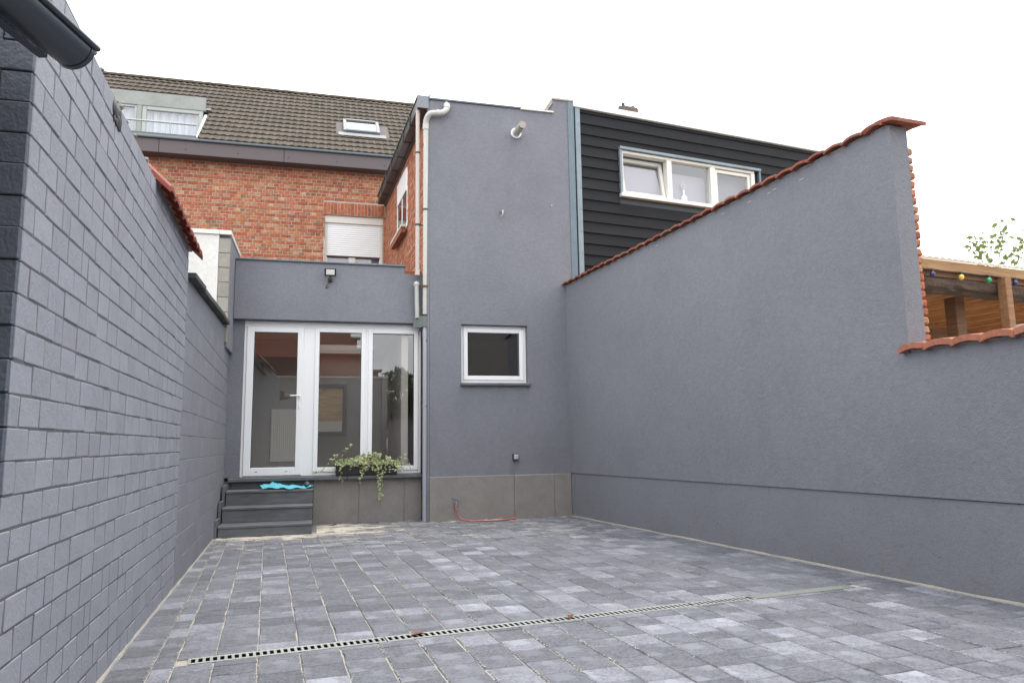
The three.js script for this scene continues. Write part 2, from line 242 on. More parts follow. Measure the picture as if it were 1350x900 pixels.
/* ---------- painted brick wall on the left ---------- */
const LP = [-2.7823, 0, 0], LT = rad(2.043);
{
  const w = thing('painted_brick_wall', 'tall wall of small grey painted bricks beside the carport', 'wall', LP, LT);
  const darkJoint = mat([0.118, 0.122, 0.134], 0.95, { map: T.concCol });  // joint colour darker than the bricks
  mesh('core', bx(-0.22, -0.0028, 0, 2.775, 4.12, 7.925), darkJoint, w);
  const gs = {}; const sh = l => { const k = l.toFixed(2); if (!gs[k]) gs[k] = [0, 1, 2, 3, 4, 5, 6, 7].map(() => cbox(0.09, 0.1, l - 0.0135, 0.003, 0.0015, R(0, 3), R(0, 3))); return gs[k][Math.floor(R(0, 8))]; };
  const list = []; const P = 0.1065;
  for (let r = 0; r < 26; r++) {
    let z = 7.94, off = r % 2 ? 0.1 : 0.2; 
    while (z > 4.12) { const l = Math.min(off, z - 4.1); off = pick([0.2, 0.2, 0.1, 0.15], [9, 4, 1.2, 0.6]); const zc = z - l / 2; z -= l; if (l < 0.06) break; list.push({ g: sh(Math.round(l * 20) / 20 || 0.1), mat: pick(paintMats, [3, 2, 3, 2]), m: M4(-0.045 + R(-0.0015, 0.0018), P * (r + 0.5) + R(-0.0018, 0.0018), zc, R(-0.006, 0.006), R(-0.003, 0.003), 0) }); }
  }
  pieces(w, 'brick', list, 'brick_courses', paintRest, 300);
  // crumbling mortar and tar left on the wall head
  const rub = []; for (let i = 0; i < 90; i++) { const g = new THREE.IcosahedronGeometry(R(0.008, 0.026), 0).toNonIndexed(); g.scale(1, 0.7, 1.4); g.translate(R(-0.18, 0.0), 2.775 + R(-0.004, 0.012), R(4.2, 7.9)); rub.push(g); }
  mesh('loose_mortar', rub, M.mortarGrey, w);
  const tar = []; for (let i = 0; i < 26; i++) { const g = new THREE.IcosahedronGeometry(R(0.012, 0.03), 1).toNonIndexed(); g.scale(0.25, 1.3, 1.1); g.translate(0.002, 2.74 - Math.abs(R(-0.07, 0.07)) * 1.1, 6.83 + R(-0.07, 0.07)); tar.push(g); }
  mesh('tar_patch', tar, M.black, w);
}
// coping tiles: a curved pantile laid across a wall top, slope to the yard
function pantile(wz, len, slope, r = 0.022, th = 0.014) { // local: x across the wall (0 = low eave), z along it
  const n = 7, pts = [], f = []; const prof = i => { const t = i / n; return [(t - 0.5) * wz * 1.12, r * Math.sin(t * Math.PI) ** 0.8 + (t > 0.8 ? 0.006 : 0)]; };
  for (let i = 0; i <= n; i++) { const [z, y] = prof(i); for (const [x, e] of [[0, 0], [len, len * slope]]) { pts.push([x, y + e, z], [x, y + e - th, z]); } }
  for (let i = 0; i < n; i++) { const a = 4 * i, b = a + 4; f.push(a, b, b + 2, a, b + 2, a + 2); f.push(a + 1, a + 3, b + 3, a + 1, b + 3, b + 1); f.push(a, a + 1, b + 1, a, b + 1, b); f.push(a + 2, b + 2, b + 3, a + 2, b + 3, a + 3); }
  f.push(0, 2, 3, 0, 3, 1); const e = 4 * n; f.push(e, e + 1, e + 3, e, e + 3, e + 2);
  return boxUV(flat(pts, f), R(0, 1), R(0, 1));
}
const tileMats = variants([[0.33, 0.10, 0.06], [0.28, 0.085, 0.055], [0.37, 0.13, 0.08], [0.30, 0.12, 0.085]], 0.85, { map: T.tileCol });
const tileOrange = variants([[0.48, 0.19, 0.11], [0.52, 0.23, 0.14], [0.43, 0.16, 0.095]], 0.85, { map: T.tileCol });
const tileDark = variants([[0.25, 0.045, 0.025], [0.29, 0.055, 0.03]], 0.6, { map: T.tileCol });
{
  const c = thing('wall_coping', 'dark red clay coping tiles hanging over the left brick wall top', 'coping', LP, LT);
  const gs = [0, 1, 2].map(() => pantile(0.2, 0.26, 0.95, 0.036, 0.035));
  for (let z = 5.62; z > 3.9; z -= 0.2) { const o = mesh('coping_tile', gs[Math.floor(R(0, 3))], tileDark[Math.floor(R(0, 2))], c); o.position.set(0.085, 2.735 + R(-0.004, 0.004), z); o.rotation.set(0, Math.PI, 0); }
  mesh('mortar_bed', bx(-0.24, -0.004, 2.777, 2.80, 3.9, 5.7), M.mortarGrey, c);
}

/* ---------- concrete block wall further along ---------- */
{
  const w = thing('block_wall', 'grey painted wall of large concrete blocks leading to the steps', 'wall', LP, LT);
  const top = z => 2.50 + (4.1 - z) * 0.052;
  const g = extrude([[-4.11, 0], [0.32, 0], [0.32, top(-0.32) - 0.04], [-4.11, top(4.11)]], 0.2); g.rotateY(Math.PI / 2); g.translate(-0.2045, 0, 0); mesh('core', boxUV(g), M.stuccoSmooth, w);
  const bg = [0, 1, 2, 3, 4].map(() => cbox(0.08, 0.197, 0.395, 0.004, 0.0012, R(0, 3), R(0, 3))), hg = cbox(0.08, 0.197, 0.195, 0.004, 0.001);
  const pm = variants([[0.2, 0.208, 0.236], [0.206, 0.215, 0.243]], 0.75, { map: T.stuccoCol, bumpMap: T.paintBump, bumpScale: 0.003 });
  for (let r = 0; r < 12; r++) { let z = 4.105; if (r % 2) { const o = mesh('block', hg, pm[0], w); o.position.set(-0.04, 0.2 * r + 0.1, z - 0.1); z -= 0.2; } while (z > -0.1) { const o = mesh('block', bg[Math.floor(R(0, 5))], pm[Math.floor(R(0, 2))], w); o.position.set(-0.04 + R(-0.0012, 0.0012), 0.2 * r + 0.1, z - 0.2); z -= 0.4; } }
  const sl = Math.atan(0.052), sm = variants([[0.075, 0.078, 0.078], [0.09, 0.09, 0.085]], 0.9, { map: T.slateCol, bumpMap: T.paintBump, bumpScale: 0.006 });
  for (let i = 0; i < 5; i++) { const z0 = 4.1 - i * 0.74, z1 = Math.max(0.44, z0 - 0.735), zc = (z0 + z1) / 2; if (z1 >= z0) break; const o = mesh('coping_slab', cbox(0.36, 0.05, z0 - z1, 0.006, 0.002), sm[i % 2], w); o.position.set(-0.12 + R(-0.006, 0.006), top(zc) + 0.028, zc); o.rotation.x = sl; }
}
// neighbour's upstand at the end of the block wall
{
  const n = thing('parapet_upstand', 'white rendered neighbour parapet with bare block edge and pale coping', 'wall');
  mesh('render_panel', bx(-4.2, -2.884, 2.4, 3.905, 0.2, 0.448), M.renderWhite, n);
  mesh('side_face', bx(-2.884, -2.742, 2.4, 3.9, -0.75, 0.40), M.stucco, n);
  for (let i = 0; i < 7; i++) { const o = mesh('block', cbox(0.138, 0.193, 0.09, 0.004, 0.002, i * 0.3), M.conc, n); o.position.set(-2.812, 2.56 + i * 0.2, 0.4); }
  mesh('coping', [bx(-4.2, -2.885, 3.907, 3.965, 0.15, 0.47), bx(-2.882, -2.73, 3.907, 3.965, -0.75, 0.47)], M.offwhite, n);
  mesh('membrane', bx(-2.74, -2.70, 3.55, 3.74, -0.75, -0.35), M.black, n);
}

/* ---------- two-storey rendered extension ---------- */
function bar(x0, x1, y0, y1, z0, z1) { return bx(x0, x1, y0, y1, z0, z1, 0.006); }
function ring(x0, x1, y0, y1, w, z0, z1) { return [bar(x0, x0 + w, y0, y1, z0, z1), bar(x1 - w, x1, y0, y1, z0, z1), bar(x0 + w, x1 - w, y0, y0 + w, z0, z1), bar(x0 + w, x1 - w, y1 - w, y1, z0, z1)]; }
const pane = (x0, x1, y0, y1, z) => boxUV(new THREE.PlaneGeometry(x1 - x0, y1 - y0).translate((x0 + x1) / 2, (y0 + y1) / 2, z).toNonIndexed());
// a wall of brick-and-mortar: alternate rows of stretchers and headers
function brickwork(list, x0, x1, y0, y1, o) { // local x along, face at z = o.z, skip(x,y) leaves openings
  const P = o.pitch ?? 0.072, L = o.len ?? 0.215, t = 0.009;
  o.geo ??= {}; const G = l => { const k = Math.round(l * 100); o.geo[k] ??= [0, 1, 2, 3, 4, 5].map(() => cbox(l - t, P - t, 0.06, 0.004, 0.0022, R(0, 3), R(0, 3))); return o.geo[k][Math.floor(R(0, 6))]; };
  let r = 0;
  for (let y = y0; y < y1 - 0.02; y += P, r++) {
    const head = r % 2, bl = head ? L / 2 : L; let x = x0 - (head ? L * 0.25 : (r % 4 ? L / 2 : 0));
    for (; x < x1; x += bl) {
      let segs = [[Math.max(x, x0), Math.min(x + bl, x1)]];
      for (const [h0, h1, v0, v1] of o.holes ?? []) if (y + P / 2 > v0 && y + P / 2 < v1) segs = segs.flatMap(([a, b]) => [[a, Math.min(b, h0)], [Math.max(a, h1), b]].filter(q => q[1] > q[0]));
      for (const [a, b] of segs) {
        if (b - a < 0.03) continue; const c = (a + b) / 2;
        const m = head ? pick(brickMats, [4, 6, 2, 5, 6, 2, 6, 3.5, 2, 4]) : pick(brickMats, [10, 7, 7, 3, 5, 4, 0.8, 0.3, 1, 0.5]);
        list.push({ g: G(b - a), mat: m, m: M4(c, y + P / 2 + R(-0.001, 0.001), o.z - 0.03 + R(-0.003, 0.003), 0, R(-0.008, 0.008), R(-0.004, 0.004)), show: o.show });
      }
    }
  }
}
{
  const h = thing('rendered_extension', 'tall grey rendered two storey extension with a brick side wall', 'house');
  const fw = extrude([[0.002, 0], [2.345, 0], [2.345, 6.565], [2.0, 6.565], [2.0, 6.345], [0.002, 6.345]], 0.3, [rect(0.475, 1.50, 1.985, 2.86)]); fw.translate(0, 0, -0.3);
  mesh('front_wall', boxUV(fw), M.stucco, h);
  mesh('coping', [bx(-0.02, 2.0, 6.347, 6.375, -0.3, 0.025), bx(-0.012, 0.004, 6.34, 6.42, -0.06, 0.026)], M.zincDark, h);
  mesh('coping_flashing', bx(1.45, 2.0, 6.335, 6.36, 0.001, 0.034, 0.003), M.offwhite, h);
  mesh('edge_flashing', bx(2.245, 2.346, 3.3, 6.566, 0.001, 0.012, 0.002), M.zinc, h);
  // plinth of large tiles
  [[0.0, 1.252], [1.256, 1.872], [1.876, 2.14]].forEach(([a, b]) => mesh('plinth_tile', bx(a, b, -0.03, 0.612 + a * 0.007, 0.001, 0.016, 0.002), M.plinthTile, h));
  mesh('plinth_trim', bx(0, 2.14, 0.616, 0.628, 0.001, 0.012, 0.002), mat([0.32, 0.31, 0.29], 0.8), h);
  // brick party wall upstand
  const pw = mesh('party_wall', bx(2.03, 2.345, 5.9, 6.56, -4.0, -0.301), M.mortar, h);
  { const l = []; brickwork(l, -1.5, -0.31, 6.2, 6.55, { z: 0 }); const q = M4(2.021, 0, 0, 0, -Math.PI / 2, 0); pieces(pw, 'brick', l.map(p => ({ ...p, m: q.clone().multiply(p.m) })), 'brick_courses', brickRest, 60); }
  mesh('party_flashing', [bx(1.985, 2.345, 6.567, 6.60, -4.0, 0.02), bx(1.985, 2.0, 6.50, 6.567, -4, -0.001)], mat([0.55, 0.46, 0.38], 0.8, { map: T.tileCol }), h);
  // window
  const w = mesh('window', [...ring(0.478, 1.497, 1.988, 2.857, 0.045, -0.15, -0.085)], M.white, h);
  mesh('sash', ring(0.5205, 1.4545, 2.03, 2.815, 0.066, -0.155, -0.07), M.white, w);
  mesh('gasket', ring(0.583, 1.392, 2.093, 2.752, 0.006, -0.12, -0.083).map(g => g), M.gasket, w);
  mesh('pane', pane(0.585, 1.39, 2.095, 2.75, -0.11), M.glass, w);
  mesh('sill', bx(0.455, 1.525, 1.942, 1.984, -0.16, 0.055, 0.006), M.bluestone, w);
  // dim room behind the window
  const rm = [bx(-0.0, 2.25, 0.4, 3.2, -3.5, -3.4), bx(-0.03, 0.05, 0.42, 3.18, -3.45, -0.25), bx(2.2, 2.28, 0.42, 3.18, -3.45, -0.25), bx(0.0, 2.25, 0.42, 0.5, -3.46, -0.24), bx(0.0, 2.25, 3.1, 3.19, -3.46, -0.24)];
  mesh('room', rm, mat([0.10, 0.095, 0.09], 0.9), h);
  mesh('roof', bx(0.0, 2.03, 6.1, 6.2, -4.75, -0.301), M.zincDark, h);
  // side wall of brick, set back from the corner line by the skew of the plot
  const sw = mesh('side_wall', bx(-0.02, 0.24, 0, 6.16, -4.95, -0.302), M.mortar, h); sw.rotation.y = rad(2.86); sw.position.set(0.02, 0, 0);
  const l = []; 
  brickwork(l, -4.95, 0.0, 3.28, 6.2, { z: 0, holes: [[-3.12, -1.96, 4.93, 6.02]], show: p => p.y > 3.6 ? 1 : 0.1 });
  { const q = M4(-0.027, 0, 0, 0, -Math.PI / 2, 0); pieces(sw, 'brick', l.map(p => ({ ...p, m: q.clone().multiply(p.m) })), 'brick_courses', brickRest, 300); }
  const lo = mesh('side_render', bx(-0.05, -0.021, 0, 3.62, -0.301, -0.002, 0.002), M.stucco, sw);
  mesh('corner_bead', bx(-0.05, 0.0, 3.62, 6.33, -0.03, -0.004, 0.002), M.stucco, sw);
  // side window: frame, raised shutter box and sloping sill
  const s2 = mesh('side_window', [bx(-0.03, -0.021, 4.93, 6.02, -3.12, -3.05), bx(-0.03, -0.021, 4.93, 6.02, -2.03, -1.96), bx(-0.03, -0.021, 4.93, 5.0, -3.05, -2.03), bx(-0.03, -0.021, 5.0, 5.6, -2.57, -2.5), bx(-0.045, -0.021, 5.6, 6.02, -3.05, -2.03)], M.white, h);
  s2.rotation.y = rad(2.86); s2.position.set(0.02, 0, 0);
  mesh('pane', boxUV(new THREE.PlaneGeometry(1.02, 0.6).rotateY(-Math.PI / 2).translate(-0.0245, 5.3, -2.54).toNonIndexed()), mat([0.02, 0.02, 0.025], 0.05), s2);
  mesh('sill', bx(-0.15, -0.0565, 4.88, 4.925, -3.2, -1.9, 0.006), M.cream, s2);
  mesh('sill_support', bx(-0.14, -0.0575, 4.79, 4.875, -3.16, -1.94, 0.006), brickMats[5], s2);
}

/* ---------- single-storey annex with the glazed doors ---------- */
{
  const h = thing('kitchen_annex', 'single storey grey annex with white glazed door and tall windows', 'house');
  const up = extrude([[-2.735, 2.888], [-0.075, 2.888], [-0.075, 3.635], [-0.345, 3.635], [-0.345, 3.735], [-2.735, 3.735]], 0.3); up.translate(0, 0, -0.5);
  mesh('lintel_wall', boxUV(up), M.stucco, h);
  mesh('parapet_cap', bx(-2.735, -0.33, 3.737, 3.762, -0.52, -0.175, 0.004), M.zincDark, h);
  mesh('parapet_notch', bx(-0.343, -0.08, 3.637, 3.70, -0.48, -0.25, 0.008), brickMats[0], h);
  mesh('jamb', bx(-2.86, -2.602, 0.672, 2.886, -0.5, -0.305), M.stucco, h);
  mesh('base_wall', bx(-2.86, -0.075, -0.05, 0.62, -0.6, -0.318), M.stuccoSmooth, h);
  [[-1.603, -0.972], [-0.968, -0.329], [-0.325, -0.075]].forEach(([a, b]) => mesh('plinth_tile', bx(a, b, -0.03, 0.617, -0.317, -0.3, 0.002), M.plinthTile, h));
  [[-2.735, -1.14], [-1.136, -0.078]].forEach(([a, b]) => mesh('stone_sill', bx(a, b, 0.62, 0.671, -0.5, -0.205, 0.006), M.bluestone, h));
  // fixed white frame
  const fr = mesh('window_frame', [bar(-2.60, -0.1, 2.79, 2.885, -0.41, -0.345), bar(-2.60, -2.545, 0.675, 2.79, -0.41, -0.345), bar(-1.79, -1.605, 0.675, 2.79, -0.41, -0.341), bar(-0.135, -0.078, 0.675, 2.79, -0.41, -0.345), bar(-0.905, -0.85, 0.675, 2.79, -0.41, -0.345), bar(-1.605, -0.135, 0.675, 0.74, -0.41, -0.345), bar(-2.545, -1.79, 0.675, 0.69, -0.41, -0.345)], M.white, h);
  for (const [a, b] of [[-1.625, -0.895], [-0.86, -0.118]]) {
    mesh('casement', ring(a, b, 0.725, 2.805, 0.066, -0.408, -0.327), M.white, fr);
    mesh('gasket', ring(a + 0.063, b - 0.063, 0.788, 2.742, 0.007, -0.39, -0.338), M.gasket, fr);
    mesh('pane', pane(a + 0.066, b - 0.066, 0.791, 2.739, -0.365), M.glass, fr);
  }
  const d = mesh('glazed_door', [bar(-2.56, -2.462, 0.692, 2.80, -0.408, -0.325), bar(-1.866, -1.775, 0.692, 2.80, -0.408, -0.325), bar(-2.462, -1.866, 0.692, 0.805, -0.408, -0.325), bar(-2.462, -1.866, 2.722, 2.80, -0.408, -0.325)], M.white, h);
  mesh('gasket', ring(-2.465, -1.863, 0.802, 2.725, 0.007, -0.39, -0.337), M.gasket, d);
  mesh('pane', pane(-2.462, -1.866, 0.805, 2.722, -0.365), M.glass, d);
  mesh('door_handle', [rod([-1.825, 1.81, -0.325], [-1.825, 1.81, -0.275], 0.011), tube([[-1.825, 1.81, -0.275], [-1.85, 1.812, -0.268], [-1.95, 1.808, -0.27]], 0.0095, 16, 8), bx(-1.842, -1.808, 1.77, 1.85, -0.324, -0.316, 0.004), bx(-1.84, -1.81, 1.63, 1.7, -0.324, -0.312, 0.004)], M.white, d);
  mesh('drain_slot', [bx(-2.40, -2.365, 0.745, 0.752, -0.3255, -0.323, 0.0005), bx(-2.0, -1.965, 0.745, 0.752, -0.3255, -0.323, 0.0005)], M.gasket, d);
  // the room behind
  mesh('room_wall', [bx(-2.82, -2.74, 0.58, 2.88, -4.68, -0.45), bx(-2.78, -0.15, 0.59, 2.884, -4.7, -4.6)], M.roomWall, h);
  mesh('room_floor', bx(-2.8, -0.16, 0.6, 0.64, -4.65, -0.42), M.roomFloor, h);
  const lw = mat([0.42, 0.42, 0.4], 0.9);
  { const g = extrude(rect(-2.79, -0.17, 0.47, 4.66), 0.04, [rect(-1.75, -0.6, 2.5, 3.7)]); g.rotateX(-Math.PI / 2); g.translate(0, 2.845, 0); mesh('ceiling', boxUV(g), lw, h); }  // ceiling opening added to let sky light reach the tan blind
  mesh('added_rooflight_shaft', [bx(-1.77, -1.751, 2.887, 3.42, -3.72, -2.48), bx(-0.599, -0.58, 2.887, 3.42, -3.72, -2.48), bx(-1.75, -0.6, 2.887, 3.42, -3.72, -3.701), bx(-1.75, -0.6, 2.887, 3.42, -2.499, -2.48)], lw, h);  // unseen rooflight, added to light the blind in the room
  mesh('added_rooflight_pane', boxUV(new THREE.PlaneGeometry(1.15, 1.2).rotateX(-Math.PI / 2).translate(-1.175, 3.43, -3.1).toNonIndexed()), M.glass, h);
  mesh('partition', bx(-0.36, -0.26, 0.62, 2.86, -4.64, -0.43), M.roomWall, h);
  { const g = extrude(rect(-2.735, -0.3, 0.501, 4.78), 0.05, [rect(-1.771, -0.579, 2.479, 3.721)]); g.rotateX(-Math.PI / 2); g.translate(0, 3.3, 0); mesh('roof', boxUV(g), M.zincDark, h); }  // roof left open for the added rooflight
  mesh('kitchen_units', [bx(-1.9, -0.4, 0.64, 1.52, -4.59, -4.0)], mat([0.07, 0.07, 0.075], 0.4), h);
}
{
  const r = thing('radiator', 'ribbed white panel radiator seen through the glazed door', 'radiator');
  mesh('panel', bx(-2.30, -1.85, 0.85, 1.7, -2.03, -2.0), M.offwhite, r);
  for (let i = 0; i < 14; i++) mesh('rib', bx(-2.285 + i * 0.031, -2.270 + i * 0.031, 0.87, 1.68, -1.999, -1.99, 0.003), M.offwhite, r);
  mesh('mounting_wall', bx(-2.74, -1.8, 0.64, 2.84, -2.15, -2.04), M.roomWall, r);
}
{
  const p = thing('rear_room_window', 'small dark framed window with tan blind inside the annex', 'window');
  mesh('frame', ring(-1.66, -1.04, 1.29, 2.26, 0.07, -3.83, -3.78), mat([0.05, 0.055, 0.065], 0.5), p);
  mesh('blind', bx(-1.59, -1.11, 1.56, 2.19, -3.82, -3.80, 0.002), mat([0.72, 0.5, 0.27], 0.8, { map: T.woodCol}), p);
  mesh('lower_strip', bx(-1.59, -1.11, 1.36, 1.556, -3.82, -3.80, 0.002), M.offwhite, p);
  mesh('backing_wall', bx(-1.75, -0.37, 0.64, 2.84, -3.98, -3.86), mat([0.3, 0.29, 0.27], 0.9), p);
}
/* ---------- steps ---------- */
{
  const s = thing('stone_steps', 'three dark bluestone steps up to the white glazed door', 'steps');
  const F = [[0.86, 0.145], [0.505, 0.335], [0.155, 0.522]];
  F.forEach(([z, y], i) => { const zb = i < 2 ? F[i + 1][0] : -0.3, y0 = i ? F[i - 1][1] : -0.02; mesh('tread', bx(-2.715, -1.605, y - 0.032, y, zb - 0.02, z + 0.012, 0.005), M.bluestone, s); mesh('riser', bx(-2.71, -1.608, y0 + (i ? 0.002 : 0), y - 0.034, z - 0.03, z, 0.003), M.bluestone, s); });
  mesh('riser', bx(-2.70, -1.608, 0.524, 0.618, -0.317, -0.288, 0.003), M.bluestone, s);
  mesh('side_cheek', [bx(-1.628, -1.6075, -0.02, 0.11, -0.29, 0.826), bx(-1.628, -1.6075, 0.147, 0.30, -0.29, 0.472), bx(-1.628, -1.6075, 0.337, 0.488, -0.29, 0.122)], M.bluestone, s);
  // little skirting tiles up the block wall
  F.forEach(([z, y], i) => { const zb = i < 2 ? F[i + 1][0] : -0.25; mesh('skirting_tile', bx(-2.752, -2.722, (i ? F[i - 1][1] : 0) + 0.005, y + 0.075, zb + 0.06, z + 0.055, 0.003), M.bluestone, s); });
}

/* ---------- brick rear house with tiled roof ---------- */
{
  const h = thing('brick_house', 'red brick house with brown tiled roof, dormer and roller shutter', 'house');
  const Z = -4.8;
  const wg = extrude(rect(-8, 1.2, 0, 7.1), 0.283, [rect(-1.51, -0.287, 4.62, 5.935)]); wg.translate(0, 0, Z - 0.3);
  const wall = mesh('wall', boxUV(wg), M.mortar, h);
  const l = [];
  brickwork(l, -7.98, -0.22, 3.36, 6.98, { z: Z - 0.012 , holes: [[-1.512, -0.285, 4.6, 5.935], [-1.535, -0.23, 5.93, 6.21]], show: p => (p.y > 4.4 && p.x > -6.1) ? 1 : 0.05 });
  pieces(wall, 'brick', l, 'brick_courses', brickRest, 300);
  for (let i = 0; i < 18; i++) { const o = mesh('soldier_brick', cbox(0.061, 0.262, 0.07, 0.004, 0.002, i * 0.2), brickMats[[0, 1, 0, 2, 4][i % 5]], wall); o.position.set(-1.50 + i * 0.0705, 6.072, Z - 0.047 + R(-0.002, 0.003)); }
  // window with roller shutter three quarters down
  const w = mesh('window', [bar(-1.507, -1.44, 4.7, 5.93, Z - 0.16, Z - 0.09), bar(-0.357, -0.29, 4.7, 5.93, Z - 0.16, Z - 0.09), bar(-1.0, -0.86, 4.7, 5.2, Z - 0.16, Z - 0.10), bar(-1.44, -0.357, 4.65, 4.74, Z - 0.16, Z - 0.09)], M.cream, h);
  mesh('shutter_box', bx(-1.505, -0.292, 5.775, 5.932, Z - 0.15, Z - 0.055), M.cream, w);
  for (let i = 0; i < 15; i++) mesh('shutter_slat', bx(-1.455, -0.343, 5.072 + i * 0.047, 5.116 + i * 0.047, Z - 0.115, Z - 0.098 + 0.004, 0.006), M.white, w);
  mesh('shutter_rail', bx(-1.46, -0.338, 5.045, 5.069, Z - 0.12, Z - 0.085, 0.003), M.bracket, w);
  mesh('pane', pane(-1.44, -0.357, 4.74, 5.2, Z - 0.15), M.glass, w);
  mesh('inside', bx(-1.5, -0.3, 4.6, 5.9, Z - 0.29, Z - 0.25), mat([0.35, 0.3, 0.36], 0.9), w);
  // fascia box
  const ez = -4.5;
  [[-8, -4.72], [-4.712, -2.35], [-2.342, -0.12]].forEach(([a, b]) => mesh('fascia_board', bx(a, b, 6.89, 7.165, ez - 0.03, ez, 0.004), M.fascia, h));
  mesh('soffit', bx(-8, -0.12, 6.9, 6.93, Z - 0.02, ez - 0.031), M.fascia, h);
  mesh('gutter', bx(-8, -0.1, 7.168, 7.215, ez - 0.06, ez + 0.05, 0.012), M.zincDark, h);
  { const g = []; for (let x = -5.2; x < -0.3; x += 0.98) g.push(rod([x, 6.985, ez], [x, 6.985, ez + 0.006], 0.013)); mesh('fixing', g, M.black, h); }
  // roof plane: pitch 40 degrees
  const a = rad(40), run = 3.32, len = run / Math.cos(a), ry = 7.235;
  const slab = extrude(rect(-8.2, 1.5, 0, len), 0.05, [rect(-7.9, -4.03, 0.06, 1.9)]); slab.rotateX(-Math.PI / 2 + a); slab.translate(0, ry - 0.055, ez);
  const roof = mesh('roof', boxUV(slab), M.bracket, h);
  const TW = 0.3, EX = len / 14, n = 12;
  const tg = [0, 1, 2, 3].map(() => { const pts = [], f = []; for (let i = 0; i <= n; i++) { const x = (i / n - 0.5) * TW, y = 0.010 * Math.cos(i / n * 4 * Math.PI) + R(-0.001, 0.001); pts.push([x, y + 0.036, 0.012], [x, y + 0.002, 0.012], [x, y, -EX - 0.02]); if (i) { const o = 3 * (i - 1); f.push(o, o + 3, o + 5, o, o + 5, o + 2, o, o + 1, o + 4, o, o + 4, o + 3); } } return boxUV(flat(pts, f), R(0, 1), R(0, 1)); });
  const rm = variants([[0.09, 0.072, 0.05], [0.099, 0.079, 0.056], [0.079, 0.065, 0.046], [0.109, 0.088, 0.063]], 0.95, { map: T.tileCol }), rrest = mat([1, 1, 1], 0.95, { map: T.tileCol, vertexColors: true });
  const frame = M4(0, ry, ez, a, 0, 0), list = [];
  const hole = (x, s) => (x > -8 && x < -3.98 && s > 0.0 && s < 1.88) || (x > -1.2 && x < -0.25 && s > 1.15 && s < 2.15);
  for (let r = 0; r < 14; r++) for (let k = 0; k < 33; k++) { const x = -8.05 + k * TW + (r % 2) * 0.0, s = r * EX; if (x > 1.3 || hole(x, s + 0.1)) continue; list.push({ g: tg[Math.floor(R(0, 4))], mat: pick(rm, [3, 3, 2, 2]), m: frame.clone().multiply(M4(x, 0.0 + R(-0.002, 0.002), -s, R(-0.01, 0.01), 0, 0)), show: w => w.x > -6.4 && w.x < 0.4 ? 1 : 0.01 }); }
  pieces(roof, 'roof_tile', list, 'roof_tiling', rrest, 300);
  for (let k = 0; k < 24; k++) { const o = mesh('ridge_tile', (() => { const g = new THREE.CylinderGeometry(0.09, 0.095, 0.4, 10, 1, false, 0, Math.PI).rotateZ(Math.PI / 2).toNonIndexed(); return boxUV(g, k * 0.3); })(), rm[k % 4], roof); o.position.set(-8.0 + k * 0.39, ry + len * Math.sin(a) - 0.045, ez - len * Math.cos(a) + 0.02); }
  { const q = extrude(rect(-8.2, 1.5, 0, len), 0.05); q.rotateX(-Math.PI / 2 - a); q.translate(0, ry - 0.055 + len * Math.sin(a), ez - run); mesh('rear_slope', boxUV(q), M.bracket, roof); }
  // roof window
  const P = (x, y, s, sx, sy, sz, c = 0.004) => { const g = cbox(sx, sy, sz, c); g.translate(x, y, -s); g.applyMatrix4(frame); return boxUV(g); };
  const rw = mesh('roof_window', [P(-1.10, 0.07, 1.65, 0.07, 0.07, 0.86), P(-0.36, 0.07, 1.65, 0.07, 0.07, 0.86), P(-0.73, 0.075, 2.05, 0.67, 0.08, 0.07)], mat([0.2, 0.21, 0.21], 0.4, { metalness: 0.3 }), h);
  mesh('lower_frame', P(-0.73, 0.07, 1.26, 0.67, 0.075, 0.1), M.zincDark, rw);
  mesh('pane', P(-0.73, 0.075, 1.66, 0.665, 0.012, 0.7, 0.002), mat([0.35, 0.37, 0.4], 0.03, { metalness: 1 }), rw);
  mesh('lead_apron', P(-0.72, 0.045, 1.10, 1.05, 0.012, 0.22), mat([0.3, 0.29, 0.3], 0.7, { map: T.concCol }), rw);
  // recessed dormer: opening cut in the slope with a glazed front set back
  const dz = -5.72;
  const dm = mesh('dormer', [bx(-8, -4.07, 8.36, 8.66, dz - 0.02, dz + 0.05), bx(-8, -5.36, 7.35, 7.42, dz, dz + 0.04), bx(-5.42, -5.33, 7.36, 8.36, dz - 0.01, dz + 0.045)], mat([0.33, 0.35, 0.33], 0.7, { map: T.concCol }), h);
  mesh('casement', [...ring(-5.325, -4.12, 7.36, 8.36, 0.085, dz - 0.03, dz + 0.035)], mat([0.36, 0.38, 0.36], 0.5), dm);
  mesh('casement', [...ring(-7.4, -5.425, 7.36, 8.36, 0.05, dz - 0.03, dz + 0.03)], mat([0.36, 0.38, 0.36], 0.5), dm);
  mesh('pane', pane(-5.24, -4.2, 7.44, 8.28, dz), M.glass, dm); mesh('pane', pane(-7.3, -5.47, 7.44, 8.3, dz), M.glass, dm);
  { const g = [], f = [], pts = []; const N = 130; for (let i = 0; i <= N; i++) { const x = -7.3 + i / N * 3.1, z = dz - 0.1 + 0.025 * Math.sin(x * 38) + 0.012 * Math.sin(x * 91 + 1); pts.push([x, 7.3, z], [x, 8.36, z]); if (i) { const o = 2 * i - 2; f.push(o, o + 2, o + 3, o, o + 3, o + 1); } } mesh('curtain', boxUV(flat(pts, f)), mat([0.42, 0.45, 0.5], 0.9), dm); }
  mesh('cheek', (() => { const g = extrude([[-dz + 0.02, 7.34], [4.72, 7.34], [-dz + 0.02, 8.3]], 0.05); g.rotateY(Math.PI / 2); g.translate(-4.09, 0, 0); return boxUV(g); })(), M.white, dm);
  mesh('balcony_floor', bx(-8, -4.05, 7.27, 7.315, dz - 0.05, -4.56), M.zincDark, dm);
